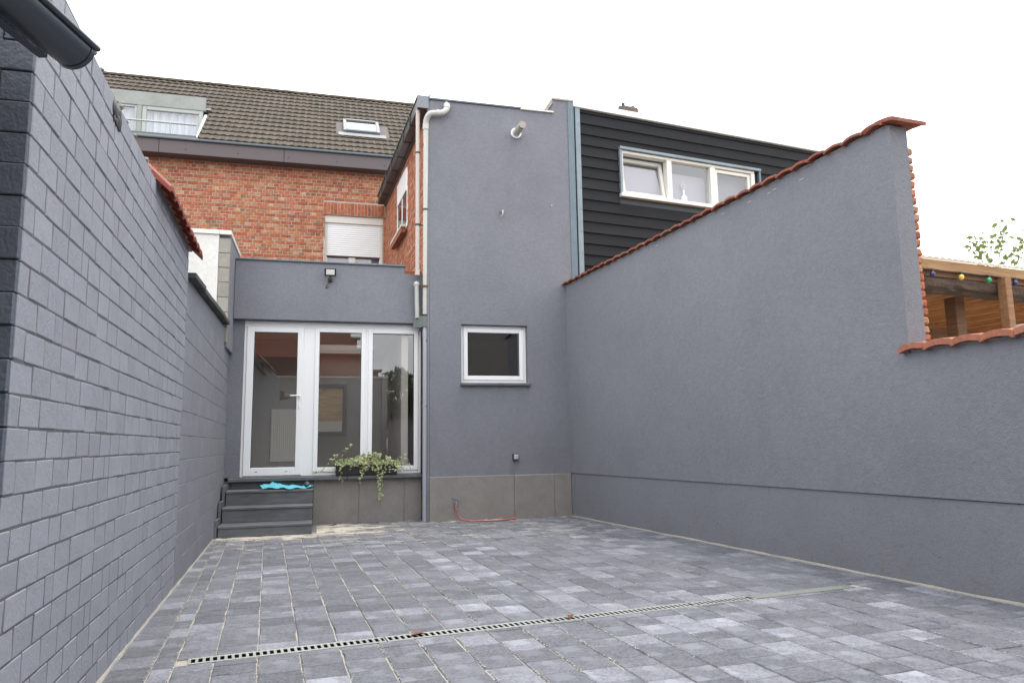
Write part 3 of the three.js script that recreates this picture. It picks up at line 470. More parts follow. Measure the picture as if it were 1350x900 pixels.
  const rl = mesh('railing', [rod([-8, 7.72, -4.98], [-4.12, 7.72, -4.98], 0.02), ...[-4.62, -5.75].map(x => rod([x, 7.33, -4.98], [x, 7.72, -4.98], 0.016))], M.galv, dm);
  mesh('head_flashing', (() => { const g = P(-6.05, 0.05, 1.95, 4.1, 0.02, 0.14); return g; })(), M.zincDark, dm);
}
/* ---------- box gutter along the brick side wall ---------- */
{
  const g = thing('eaves_gutter', 'dark grey box gutter along the brick side wall eaves', 'gutter', [0.02, 0, 0], rad(2.86));
  const seg = 7, L = 4.75 / seg;
  for (let i = 0; i < seg; i++) mesh('gutter_length', [bx(-0.185, -0.055, 6.20, 6.215, -(i + 1) * L + 0.01, -i * L), bx(-0.20, -0.185, 6.20, 6.38, -(i + 1) * L + 0.01, -i * L), bx(-0.215, -0.18, 6.372, 6.392, -(i + 1) * L + 0.01, -i * L)], M.gutterDark, g);
  for (let i = 1; i < seg; i++) mesh('joint_strap', bx(-0.222, -0.05, 6.19, 6.40, -i * L - 0.012, -i * L + 0.012, 0.003), M.bracket, g);
  mesh('end_cap', bx(-0.21, -0.035, 6.195, 6.395, 0.001, 0.014, 0.003), mat([0.2, 0.21, 0.24], 0.6), g);
  mesh('soffit_board', bx(-0.06, 0.0, 6.165, 6.197, -4.75, -0.02), M.fascia, g);
}
/* ---------- pipes in the corner ---------- */
{
  const p = thing('white_downpipe', 'white swan necked downpipe rising beside the rendered corner', 'pipe');
  mesh('pipe', rod([-0.052, 3.0, -0.06], [-0.052, 5.93, -0.02], 0.04, 18), M.pipeWhite, p);
  mesh('swan_neck', [tube([[-0.052, 5.9, -0.02], [-0.05, 6.0, 0.0], [-0.005, 6.085, 0.06], [0.09, 6.1, 0.085], [0.19, 6.12, 0.085], [0.255, 6.19, 0.07], [0.26, 6.26, 0.05]], 0.044, 50, 16), rod([0.26, 6.25, 0.055], [0.265, 6.35, -0.03], 0.034, 14, 0.022)], M.pipeWhite, p);
  mesh('collar', [rod([-0.052, 5.86, -0.021], [-0.052, 5.95, -0.02], 0.049, 18), rod([0.258, 6.2, 0.066], [0.261, 6.275, 0.047], 0.05, 18), rod([0.10, 6.1, 0.085], [0.14, 6.108, 0.085], 0.048, 16)], M.pipeWhite, p);
  for (const [y, m] of [[5.62, M.bracket], [4.60, M.bracket], [3.42, M.rust]]) mesh('bracket', [rod([-0.052, y - 0.012, -0.04], [-0.052, y + 0.012, -0.04], 0.05, 18), bx(-0.045, -0.015, y - 0.01, y + 0.01, -0.1, -0.03)], m, p);
  const q = thing('beige_downpipe', 'short beige downpipe between the brick side wall and white pipe', 'pipe');
  mesh('pipe', rod([-0.165, 3.6, -0.10], [-0.165, 6.2, -0.10], 0.033, 16), M.pipeBeige, q);
  mesh('bracket', [rod([-0.165, 4.36, -0.1], [-0.165, 4.39, -0.1], 0.04, 16), bx(-0.16, -0.04, 4.365, 4.385, -0.11, -0.09)], M.bracket, q); mesh('bracket', rod([-0.165, 5.5, -0.1], [-0.165, 5.525, -0.1], 0.039, 16), M.bracket, q);
  mesh('socket_end', rod([-0.165, 3.595, -0.1], [-0.165, 3.67, -0.1], 0.039, 16), M.pipeBeige, q);
  const s = thing('overflow_pipe', 'stubby pale outlet pipe feeding the zinc hopper', 'pipe');
  mesh('pipe', rod([-0.165, 2.95, -0.115], [-0.175, 3.44, -0.12], 0.034, 16), mat([0.5, 0.52, 0.48], 0.5, { map: T.concCol }), s);
  { const g = new THREE.SphereGeometry(0.044, 16, 10); g.translate(-0.176, 3.465, -0.12); mesh('elbow', [g.toNonIndexed(), rod([-0.176, 3.465, -0.12], [-0.176, 3.47, -0.21], 0.036, 14)], M.pipeWhite, s); }
  const b = thing('rain_hopper', 'square zinc rain hopper with grey downpipe beside the window', 'pipe');
  const hop = extrude([[-0.215, 0.0], [0.02, 0.0], [0.02, 0.165], [-0.215, 0.165]], 0.16); hop.translate(0, 2.81, -0.18);
  { const pos = hop.attributes.position; for (let i = 0; i < pos.count; i++) if (pos.getX(i) < -0.1 && pos.getZ(i) > -0.05) pos.setX(i, -0.075); hop.computeVertexNormals(); }
  mesh('hopper_box', boxUV(hop), mat([0.19, 0.215, 0.205], 0.6, { metalness: 0.2, map: T.concCol }), b);
  mesh('downpipe', rod([-0.045, -0.03, -0.10], [-0.045, 2.82, -0.08], 0.043, 18), M.pipeGrey, b);
  mesh('pipe_collar', rod([-0.045, 2.66, -0.082], [-0.045, 2.74, -0.081], 0.047, 18), M.pipeGrey, b); mesh('pipe_collar', rod([-0.045, 1.635, -0.09], [-0.045, 1.655, -0.09], 0.048, 18), M.pipeGrey, b);
  mesh('pipe_clip', bx(-0.05, 0.0, 2.60, 2.615, -0.085, -0.03), M.bracket, b); mesh('pipe_clip', bx(-0.05, 0.0, 1.64, 1.655, -0.09, -0.04), M.bracket, b);
}

/* ---------- rendered garden wall on the right ---------- */
const RP = [2.135, 0, 0], RT = rad(6.39);
{
  const w = thing('rendered_wall', 'long grey rendered garden wall stepping down from high to low', 'wall', RP, RT);
  mesh('plinth_face', bx(0.012, 0.19, 0, 0.65, -0.02, 10.2), M.plinthRender, w);
  const up = extrude([[0, 0.636], [-10.2, 0.664], [-10.2, 1.735], [-6.02, 1.735], [-6.02, 3.565], [0, 3.50]], 0.188); up.rotateY(Math.PI / 2); mesh('upper_face', boxUV(up), M.stucco, w);
  // bare bricks of the core beyond the render at the wall end
  for (let i = 0; i < 23; i++) { const o = mesh('brick', cbox(0.10 + R(-0.006, 0.008), 0.06, 0.2, 0.012, 0.004, i * 0.31), pick(brickMats, [4, 6, 2, 3, 5, 1, 3, 1, 1, 0.6]), w); o.position.set(0.221 + R(-0.004, 0.004), 1.86 + i * 0.0695, 5.90 + R(-0.006, 0.004)); o.rotation.y = R(-0.04, 0.04); }
  mesh('mortar_core', bx(0.1905, 0.215, 1.8, 3.42, 5.0, 5.985), M.mortar, w);
  mesh('core', bx(0.19, 0.235, 0, 1.8, -0.02, 5.98), M.mortar, w); mesh('rear_core', bx(0.19, 0.235, 1.8, 3.42, -0.02, 4.995), M.mortar, w);
  // coping tiles
  const gs = [0, 1, 2, 3].map(() => pantile(0.2, 0.34, 0.12, 0.03, 0.022));
  for (let z = 0.09; z < 5.95; z += 0.2) { const o = mesh('coping_tile', gs[Math.floor(R(0, 4))], pick(tileMats, [3, 3, 2, 2]), w); o.position.set(-0.055 + R(-0.006, 0.006), 3.522 + z * 0.0108 + R(-0.004, 0.004), z); o.rotation.set(R(-0.02, 0.02), R(-0.03, 0.03), 0); }
  const e = mesh('coping_tile', pantile(0.26, 0.36, 0.02, 0.03, 0.03), tileMats[0], w); e.position.set(-0.05, 3.592, 5.96); 
  { const g = bx(0.004, 0.2, 0.0, 0.018, 0, 6.0); g.rotateX(-0.0108); g.translate(0, 3.501, 0); mesh('coping_bed', boxUV(g), M.mortarGrey, w); }
  const bits = []; for (const z of [2.62, 3.9, 4.33, 4.62, 4.7, 5.05]) { const g = new THREE.IcosahedronGeometry(0.02, 1).toNonIndexed(); g.scale(0.2, 0.5, 1.6); g.translate(-0.001, 3.475 + R(-0.02, 0.01), z); bits.push(g); }
  const mb = mesh('mortar_smear', bits, M.mortarGrey, w); mb.userData.kind = 'stuff';
}
{
  const w = thing('low_wall_coping', 'orange clay tile coping on the lower stretch of garden wall', 'coping', RP, RT);
  const gs = [0, 1, 2].map(() => pantile(0.217, 0.3, 0.1, 0.028, 0.045));
  for (let z = 6.09; z < 10.1; z += 0.217) { const o = mesh('coping_tile', gs[Math.floor(R(0, 3))], tileOrange[Math.floor(R(0, 3))], w); o.position.set(-0.055 + R(-0.004, 0.004), 1.776 + R(-0.004, 0.004), z); o.rotation.set(R(-0.02, 0.02), R(-0.03, 0.03), 0); }
  mesh('coping_bed', bx(0.0, 0.2, 1.736, 1.757, 6.03, 10.1), M.mortarGrey, w);
  // old slate tiles and moss behind the clay coping
  const mg = []; for (let i = 0; i < 60; i++) { const g = new THREE.IcosahedronGeometry(R(0.012, 0.03), 0).toNonIndexed(); g.scale(1, 0.6, 1.5); g.translate(R(0.22, 0.32), 1.80 + R(0, 0.03), R(6.05, 8)); mg.push(g); }
  const mo = mesh('moss', mg, mat([0.09, 0.09, 0.06], 1), w); mo.userData.kind = 'stuff';
  mesh('slate_ledge', bx(0.192, 0.36, 1.74, 1.80, 6.0, 10), M.bluestoneDark, w);
}
one('loose_brick', 'pale loose brick end lying on the low wall coping', 'brick', (() => { const g = cbox(0.1, 0.06, 0.09, 0.004, 0.003); g.rotateY(0.3); g.translate(3.2, 1.832, 6.62); return boxUV(g); })(), mat([0.42, 0.4, 0.37], 0.95, { map: T.concCol }));

/* ---------- dark weatherboarded neighbour house ---------- */
{
  const h = thing('weatherboard_house', 'black weatherboarded house with a cream three light window', 'house', [2.44, 0, -0.05], rad(7.9));
  mesh('carcass', (() => { const g = extrude(rect(0.0, 7, 0, 6.5), 0.2, [rect(0.8, 3.62, 5.1, 5.92)]); g.translate(0, 0, -0.235); return boxUV(g); })(), M.black, h);
  const bm = [M.board, mat([0.0175, 0.0185, 0.022], 0.95, { map: T.woodCol }), mat([0.0125, 0.0135, 0.0165], 0.95, { map: T.woodCol })];
  const P = 0.1835; let k = 0;
  const board = (x0, x1, y0, y1) => { const g = extrude([[0, y0], [-0.022, y0], [-0.006, y1], [0, y1]], x1 - x0); g.rotateY(-Math.PI / 2); g.scale(-1, 1, 1); const p = g.attributes.position; g.computeVertexNormals(); return boxUV(g, R(0, 3), R(0, 3)); };
  for (let y = 6.44; y > 3.2; y -= P) {
    const y1 = y === 6.44 ? 6.5 : y + P + 0.008;
    const mk = (a, b) => { const g = flat([[a, y, 0], [b, y, 0], [b, y, 0.03], [a, y, 0.03], [a, y1, 0], [b, y1, 0], [b, y1, 0.005], [a, y1, 0.005]], [0, 1, 2, 0, 2, 3, 3, 2, 6, 3, 6, 7, 7, 6, 5, 7, 5, 4, 0, 4, 5, 0, 5, 1, 0, 3, 7, 0, 7, 4, 1, 5, 6, 1, 6, 2]); boxUV(g, R(0, 3), R(0, 3)); const o = mesh('weatherboard', g, bm[k++ % 3], h); o.position.z = -0.033; };
    if (y < 5.85 && y > 4.95) { mk(0.03, 0.752); mk(3.72, 6.9); } else mk(0.03, 6.9);
  }
  mesh('corner_flashing', bx(-0.055, 0.035, 3.2, 6.56, -0.02, 0.012, 0.003), M.zincLight, h);
  mesh('valley_flashing', bx(-0.13, -0.057, 3.2, 6.5, -0.06, -0.02, 0.003), M.zincDark, h);
  { const g = []; for (let y = 3.7; y < 6.5; y += 0.36) g.push(rod([0.005, y, 0.012], [0.005, y, 0.015], 0.007, 6)); const o = mesh('nail', g, M.black, h); o.userData.kind = 'stuff'; }
  mesh('roof_edge', bx(-0.1, 7, 6.502, 6.60, -0.3, 0.03, 0.006), M.white, h);
  { const g = []; for (let i = 0; i < 80; i++) { const q = new THREE.IcosahedronGeometry(R(0.01, 0.022), 0).toNonIndexed(); q.scale(R(1, 3), 0.6, 1); q.translate(R(-0.05, 5.6), 6.605, R(-0.15, 0)); g.push(q); } const o = mesh('roof_moss', g, mat([0.1, 0.09, 0.06], 1), h); o.userData.kind = 'stuff'; }
  mesh('roof', bx(-0.1, 7, 6.45, 6.5, -6, -0.31), M.zincDark, h);
  const ch = mesh('chimney', bx(1.16, 1.52, 6.5, 7.0, -0.8, -0.5, 0.03), mat([0.16, 0.13, 0.11], 0.95, { map: T.tileCol }), h);
  { const g = []; for (let i = 0; i < 24; i++) { const q = new THREE.IcosahedronGeometry(R(0.02, 0.035), 1).toNonIndexed(); q.translate(R(1.19, 1.49), 7.0 + R(-0.02, 0.02), R(-0.78, -0.52)); g.push(q); } const o = mesh('chimney_moss', g, mat([0.1, 0.085, 0.06], 1), ch); o.userData.kind = 'stuff'; }
  // three-light window: left sash tilted open
  const w = mesh('window', [bar(0.755, 3.60, 5.085, 5.15, -0.12, 0.05), bar(0.80, 3.60, 5.85, 5.90, -0.12, 0.0), bar(0.80, 0.835, 5.15, 5.85, -0.12, 0.0), bar(1.70, 1.80, 5.15, 5.85, -0.12, 0.0), bar(2.61, 2.72, 5.15, 5.85, -0.12, 0.0), bar(3.52, 3.60, 5.15, 5.85, -0.12, 0.0)], M.offwhite, h);
  mesh('head_flashing', bx(0.755, 3.72, 5.903, 5.95, -0.03, 0.045, 0.003), M.zincLight, w); mesh('side_flashing', bx(0.755, 0.797, 5.152, 5.90, -0.03, 0.03, 0.003), M.zincLight, w); mesh('side_flashing', bx(3.68, 3.72, 5.152, 5.90, -0.03, 0.03, 0.003), M.zinc, w);
  const sash = (a, b) => ring(a, b, 5.16, 5.84, 0.06, -0.09, -0.03);
  const os = mesh('open_sash', (() => { const g = merge(sash(0.84, 1.695)); g.translate(0, -5.16, 0.06); g.rotateX(-0.16); g.translate(0, 5.16, -0.075); return boxUV(g); })(), M.offwhite, w);
  mesh('pane', (() => { const g = pane(0.90, 1.635, 5.22, 5.78, -0.06); g.translate(0, -5.16, 0.06); g.rotateX(-0.16); g.translate(0, 5.16, -0.075); return g; })(), M.glass, w);
  mesh('pane', pane(1.80, 2.61, 5.15, 5.85, -0.06), M.glass, w);
  mesh('casement', sash(2.725, 3.515), M.offwhite, w); mesh('pane', pane(2.78, 3.46, 5.215, 5.785, -0.06), M.glass, w);
  mesh('blind', bx(0.8, 2.65, 5.09, 5.72, -0.234, -0.222, 0.002), mat([0.27, 0.26, 0.31], 0.9), w); mesh('blind', bx(2.66, 3.6, 5.09, 5.9, -0.234, -0.222, 0.002), mat([0.14, 0.14, 0.16], 0.9), w);
}
{
  const v = thing('vase', 'small white bottle vase with dried sprig on the cream windowsill', 'vase', [2.44 + 2.15 * Math.cos(rad(7.9)) - 0.17 * Math.sin(rad(7.9)), 5.15, -0.05 - 2.15 * Math.sin(rad(7.9)) - 0.17 * Math.cos(rad(7.9))]);
  const pr = [[0, 0], [0.05, 0], [0.055, 0.02], [0.055, 0.13], [0.045, 0.16], [0.018, 0.19], [0.015, 0.27], [0.018, 0.275]].map(p => new THREE.Vector2(...p));
  mesh('bottle', boxUV(new THREE.LatheGeometry(pr, 18).toNonIndexed()), mat([0.85, 0.87, 0.92], 0.3), v);
  const g = []; for (let i = 0; i < 22; i++) { const a = R(0, 6.28), r = R(0.02, 0.065), y = R(0.3, 0.42); g.push(tube([[0, 0.25, 0], [r * 0.4 * Math.cos(a), y * 0.8, r * 0.2 * Math.sin(a)], [r * Math.cos(a), y, r * 0.4 * Math.sin(a)]], 0.002, 4, 4)); const s = new THREE.IcosahedronGeometry(0.011, 0); s.translate(r * Math.cos(a), y, r * 0.4 * Math.sin(a)); g.push(s); }
  const o = mesh('dried_sprig', g, mat([0.5, 0.5, 0.54], 0.9), v); o.userData.kind = 'stuff';
}

/* ---------- neighbour's pergola ---------- */
{
  const p = thing('timber_pergola', 'orange timber pergola with log beam behind the low wall', 'pergola', [5.049, 0, 4.02], rad(7.9));
  mesh('fascia_board', bx(-0.9, 3.2, 2.962, 3.078, -0.04, 0, 0.004), mat([0.42, 0.235, 0.1], 0.75, { map: T.woodCol }), p);
  { const g = new THREE.CylinderGeometry(0.128, 0.135, 4.1, 22, 40); g.rotateZ(Math.PI / 2); const q = g.attributes.position; for (let i = 0; i < q.count; i++) { const x = q.getX(i), y = q.getY(i), z = q.getZ(i), r = Math.hypot(y, z), a = Math.atan2(y, z), k = 1 + 0.05 * Math.sin(a * 7 + x * 3) + 0.035 * Math.sin(a * 13 - x * 9) + 0.02 * Math.sin(x * 23 + a * 4); if (r > 0.01) { q.setY(i, y * k); q.setZ(i, z * k); } } g.computeVertexNormals(); g.translate(1.1, 2.862, -0.19); mesh('log_beam', boxUV(g.toNonIndexed()), M.log, p); }
  mesh('ledger', bx(-0.9, 3.2, 2.90, 3.05, -0.11, -0.045, 0.004), M.brownWood, p);
  mesh('post', bx(1.215, 1.325, 0, 2.96, -0.05, 0.055, 0.006), mat([0.33, 0.17, 0.08], 0.8, { map: T.woodCol }), p);
  mesh('post', bx(1.02, 1.19, 0, 2.9, -0.6, -0.45, 0.006), M.brownWood, p);
  for (let i = 0; i < 18; i++) { const x = -1.3 + i * 0.55; const o = mesh('rafter', bx(-0.03, 0.03, 2.78, 2.93, -6.6, -0.34, 0.004), M.orangeWood, p); o.position.x = x; }
  const bat = mat([0.55, 0.27, 0.11], 0.75, { map: T.woodCol });
  for (let i = 0; i < 19; i++) mesh('roof_batten', bx(-1.5, 8.5, 2.935, 2.97, -0.72 - i * 0.32, -0.63 - i * 0.32, 0.004), bat, p);
  for (let i = 0; i < 9; i++) mesh('screen_board', bx(-2, 6, 1.1 + i * 0.2, 1.285 + i * 0.2, -6.75, -6.72, 0.004), bat, p);
  for (const z of [-2.4, -4.6]) mesh('cross_beam', bx(-1.5, 8.5, 2.62, 2.778, z - 0.05, z + 0.05, 0.005), M.brownWood, p);
  for (const [x, z] of [[-0.6, -2.4], [2.4, -2.4], [-0.6, -4.6], [2.4, -4.6], [2.9, -0.2]]) mesh('post', bx(x - 0.06, x + 0.06, 0, 2.62, z - 0.06, z + 0.06, 0.005), M.brownWood, p);
  // ribbed roof sheets
  const sm = [[0.62, 0.55, 0.45], [0.55, 0.5, 0.43]].map(c => new THREE.MeshPhysicalMaterial({ color: lin(...c), roughness: 0.9, transmission: 0.5, thickness: 0, side: THREE.DoubleSide }));
  for (let k = 0; k < 7; k++) { const pts = [], f = [], n = 32, w = 0.86; for (let i = 0; i <= n; i++) { const x = i / n * w, y = 0.012 * Math.cos(i / n * 16 * Math.PI); for (const [s, e] of [[0, 0], [3.3, 1.16]]) pts.push([x, y + e, -s]); if (i) { const o = 2 * i - 2; f.push(o, o + 2, o + 3, o, o + 3, o + 1); } } const o = mesh('roof_sheet', boxUV(flat(pts, f)), sm[k % 2], p); o.position.set(-0.95 + k * 0.84, 3.094 + (k % 2) * 0.004, 0.03); }
  mesh('ridge_log', rod([-0.95, 4.26, -3.3], [2.35, 4.28, -3.3], 0.045, 10), M.brownWood, p);
}
{
  const s = thing('string_lights', 'string of coloured festoon bulbs hung under the pergola fascia', 'string lights', [5.049, 0, 4.02], rad(7.9));
  const pts = []; for (let i = 0; i <= 24; i++) { const x = -0.9 + i * 0.17; pts.push([x, 2.962 - 0.012 * Math.sin((x - 0.037) / 0.473 * Math.PI) ** 2, 0.012]); }
  mesh('cable', tube(pts, 0.005, 80, 6), M.black, s);
  const cols = [[0.03, 0.04, 0.13], [0.75, 0.5, 0.08], [0.02, 0.3, 0.13], [0.03, 0.04, 0.13], [0.5, 0.06, 0.04], [0.75, 0.5, 0.08]];
  for (let i = 0; i < 6; i++) { const g = new THREE.SphereGeometry(0.03, 16, 12); g.scale(1, 1.1, 1); const b = mesh('bulb', boxUV(g.toNonIndexed()), mat(cols[i], 0.25), s); b.position.set(0.037 + i * 0.473, 2.902, 0.014); const c = mesh('cap', rod([0, 0.03, 0], [0, 0.06, 0], 0.014, 10), M.black, b); }
}
// birch twigs rising behind the pergola
{
  const t = thing('birch_sapling', 'thin leafy sapling rising behind the pale pergola roof', 'tree', [10.9, -0.2, -0.4]);
  const st = [tube([[0, 0, 0], [0.05, 2.5, 0], [0.0, 4.4, 0.05], [0.04, 4.6, 0]], 0.022, 20, 6)], lv = [];
  const heads = [[0.15, 5.35, 0], [0.5, 5.5, 0.1], [-0.2, 5.1, 0], [0.95, 5.2, 0.1], [0.75, 5.45, -0.1], [-0.35, 5.0, 0.05], [1.15, 5.1, 0]];
  for (const q of heads) st.push(tube([[0.0, 4.2, 0.04], [q[0] * 0.5, 4.75, q[2]], q], 0.008, 12, 5));
  const mats = [];
  for (let i = 0; i < 150; i++) { const q = heads[Math.floor(R(0, 7))], k = R(0.35, 1.02), c = [q[0] * k + R(-0.12, 0.12), 4.3 + (q[1] - 4.3) * k + R(-0.12, 0.12), q[2] + R(-0.15, 0.15)], s = R(0.04, 0.075); const g = flat([[0, -s, 0], [s * 0.62, -s * 0.1, 0.01], [0, s, 0], [-s * 0.62, -s * 0.1, 0.01]], [0, 1, 2, 0, 2, 3]); g.rotateZ(R(-2.6, 2.6)); g.rotateY(R(-1.2, 1.2)); g.rotateX(R(-0.7, 0.7)); g.translate(...c); lv.push(boxUV(g)); }
  mesh('trunk', st, mat([0.2, 0.17, 0.13], 0.9), t);
  const o = mesh('crown', lv, new THREE.MeshPhysicalMaterial({ color: lin(0.16, 0.22, 0.05), roughness: 0.9, transmission: 0.35, thickness: 0, side: THREE.DoubleSide }), t); o.userData.kind = 'stuff';
}

/* ---------- carport on the left, its gutter reaching into view ---------- */
{
  const c = thing('carport', 'open timber carport with dark brick end wall and anthracite gutter', 'carport');
  mesh('end_wall', bx(-6, -2.6, 0, 2.6, 7.7, 7.9415), darkTones[0], c);
  const gs = [0, 1, 2, 3].map(() => cbox(0.193, 0.1025, 0.08, 0.003, 0.0018, R(0, 3), R(0, 3))), hg = cbox(0.093, 0.1025, 0.08, 0.003, 0.0018);
  for (let r = 0; r < 24; r++) { let x = -2.501; if (r % 2) { const o = mesh('brick', hg, darkTones[0], c); o.position.set(x - 0.05, 0.1065 * (r + 0.5), 7.905); x -= 0.1; } for (let k = 0; k < 3; k++) { const o = mesh('brick', gs[Math.floor(R(0, 4))], darkTones[Math.floor(R(0, 2))], c); o.position.set(x - 0.1, 0.1065 * (r + 0.5) + R(-0.0015, 0.0015), 7.906 + R(-0.002, 0.003)); x -= 0.2; } }
  mesh('side_wall', bx(-6, -5.85, 0, 3.2, 7.94, 14), darkTones[1], c); mesh('added_back_wall', bx(-6, -3.8, 0, 3.0, 14, 14.15), darkTones[1], c);  // unseen side and back walls added to keep the carport dim
  const roofG = new THREE.Group(); roofG.name = 'roof'; roofG.position.set(-2.33, 2.36, 8.12); roofG.rotation.y = rad(-15.8); c.add(roofG);
  const deck = mesh('roof_deck', (() => { const g = extrude(rect(-3.6, -0.05, 0.2, 6), 0.03); g.rotateX(Math.PI / 2); g.translate(0, 0.075, 0); g.rotateZ(rad(-14)); return boxUV(g); })(), M.orangeWood, roofG);
  mesh('roof_cover', (() => { const g = extrude(rect(-3.6, -0.02, 0.16, 6), 0.03); g.rotateX(Math.PI / 2); g.translate(0, 0.13, 0); g.rotateZ(rad(-14)); return boxUV(g); })(), M.conc, roofG);
  for (let i = 0; i < 8; i++) { const g = bx(-3.5, -0.07, 0.0, 0.07, 0.22 + i * 0.75, 0.29 + i * 0.75); g.translate(0, -0.03, 0); g.rotateZ(rad(-14)); mesh('rafter', boxUV(g), M.orangeWood, roofG); }
  mesh('eaves_board', bx(-0.10, -0.07, -0.05, 0.045, 0.02, 6), darkTones[0], roofG);
}
{
  const g = thing('half_round_gutter', 'anthracite half round gutter end under the carport roof edge', 'gutter', [-2.33, 2.345, 8.13], rad(-15.8));
  const s = new THREE.CylinderGeometry(0.064, 0.064, 5.6, 24, 1, true, 0, Math.PI); s.rotateZ(-Math.PI / 2); s.rotateY(Math.PI / 2); const k = s.toNonIndexed();
  // make it a trough: lower half, axis along z
  const mk = (r, z0, z1) => { const pts = [], f = [], n = 20; for (let i = 0; i <= n; i++) { const a = Math.PI + i / n * Math.PI; for (const z of [z0, z1]) pts.push([r * Math.cos(a), r * Math.sin(a), z]); if (i) { const o = 2 * i - 2; f.push(o, o + 3, o + 1, o, o + 2, o + 3); } } const q = flat(pts, f); const nn = q.attributes.normal, pp = q.attributes.position; for (let i = 0; i < nn.count; i++) { const l = Math.hypot(pp.getX(i), pp.getY(i)); nn.setXYZ(i, pp.getX(i) / l, pp.getY(i) / l, 0); } return boxUV(q); };
  mesh('trough', mk(0.064, 0, 5.6), M.anthracite, g);
  mesh('stop_end', [mk(0.0665, -0.006, 0.012), (() => { const q = new THREE.CircleGeometry(0.064, 20, Math.PI, Math.PI).toNonIndexed(); q.translate(0, 0, 0.003); return boxUV(q); })()], M.anthracite, g);
  mesh('rolled_bead', rod([0.07, 0.004, -0.012], [0.07, 0.004, 5.6], 0.0095, 12), M.anthracite, g);
}

/* ---------- small things on walls, steps and paving ---------- */
{
  const v = thing('vent_terminal', 'stubby white flue terminal sticking out high on the render', 'vent', [1.37, 5.93, 0]);
  mesh('wall_plate', rod([0, 0, 0.0], [0, 0, 0.03], 0.085, 22), M.white, v);
  mesh('flue', rod([0, 0, 0.03], [0.012, 0.0, 0.28], 0.058, 20), mat([0.55, 0.53, 0.48], 0.5, { map: T.concCol }), v);
  mesh('grille', [rod([0.012, 0, 0.28], [0.012, 0, 0.34], 0.05, 20), rod([0.012, 0, 0.34], [0.012, 0, 0.35], 0.056, 20)], mat([0.3, 0.28, 0.25], 0.5), v);
}
{
  const k = thing('wall_hook', 'small bent metal hook stub halfway up the render', 'hook', [1.118, 4.6, 0]);
  mesh('plate', rod([0, 0.03, 0], [0, 0.03, 0.012], 0.028, 10), mat([0.12, 0.1, 0.08], 0.8), k); mesh('hook', tube([[0, 0.03, 0.01], [0.005, 0.035, 0.06], [0.0, -0.02, 0.075], [-0.012, -0.05, 0.05]], 0.012, 14, 8), M.pipeWhite, k);
}
one('wall_plug', 'tiny white plug in the upper render beside the zinc flashing', 'plug', rod([1.935, 4.78, 0], [1.937, 4.8, 0.02], 0.006, 8), M.white);
{
  const s = thing('wall_socket', 'small grey outdoor socket box low on the rendered wall', 'socket', [1.276, 0.89, 0]);
  mesh('back_box', cbox(0.088, 0.098, 0.05, 0.006).translate(0, 0, 0.026), mat([0.03, 0.032, 0.036], 0.5), s); mesh('cover', cbox(0.066, 0.068, 0.02, 0.005).translate(0, 0, 0.062), mat([0.36, 0.38, 0.42], 0.45), s);
}
{
  const t = thing('garden_tap', 'brass garden tap with blue lever above the red hose', 'tap', [0.37, 0.26, 0.016]);
  mesh('body', [rod([0, 0, 0], [0, 0, 0.07], 0.013), rod([0.0, -0.055, 0.065], [0, 0.03, 0.065], 0.012)], mat([0.55, 0.53, 0.5], 0.35, { metalness: 0.8 }), t);
  mesh('lever', (() => { const g = cbox(0.11, 0.014, 0.02, 0.004); g.rotateZ(-0.35); g.translate(-0.015, 0.045, 0.066); return boxUV(g); })(), mat([0.03, 0.06, 0.28], 0.4), t);
  const h = thing('garden_hose', 'short red garden hose hanging from the tap onto the paving', 'hose');
  mesh('hose', tube([[0.372, 0.2, 0.082], [0.378, 0.13, 0.09], [0.42, 0.05, 0.11], [0.52, 0.013, 0.17], [0.72, 0.012, 0.25], [0.95, 0.012, 0.27], [1.12, 0.012, 0.2], [1.25, 0.012, 0.09], [1.22, 0.013, 0.05]], 0.0115, 80, 10), mat([0.36, 0.10, 0.095], 0.45), h);
  mesh('connector', rod([0.371, 0.165, 0.083], [0.37, 0.215, 0.081], 0.017), mat([0.35, 0.16, 0.13], 0.5), h);
}
{
  const f = thing('floodlight', 'small black LED floodlight on bracket above the windows', 'floodlight', [-1.43, 3.59, -0.2]);
  mesh('housing', (() => { const g = cbox(0.165, 0.115, 0.035, 0.006); g.rotateX(0.25); g.translate(0, 0, 0.09); return boxUV(g); })(), M.black, f);
  mesh('lens', (() => { const g = cbox(0.118, 0.076, 0.004, 0.001); g.rotateX(0.25); g.translate(0, -0.004, 0.109); return boxUV(g); })(), mat([0.62, 0.62, 0.58], 0.35), f);
  mesh('bracket', [bx(-0.012, 0.012, -0.12, -0.04, 0.03, 0.07), bx(-0.03, 0.03, -0.13, -0.075, 0.0005, 0.03), tube([[0, -0.06, 0.05], [-0.01, -0.15, 0.05], [-0.05, -0.19, 0.02], [-0.055, -0.22, 0.01], [-0.02, -0.2, 0.004]], 0.005, 20, 6)], M.black, f);
}
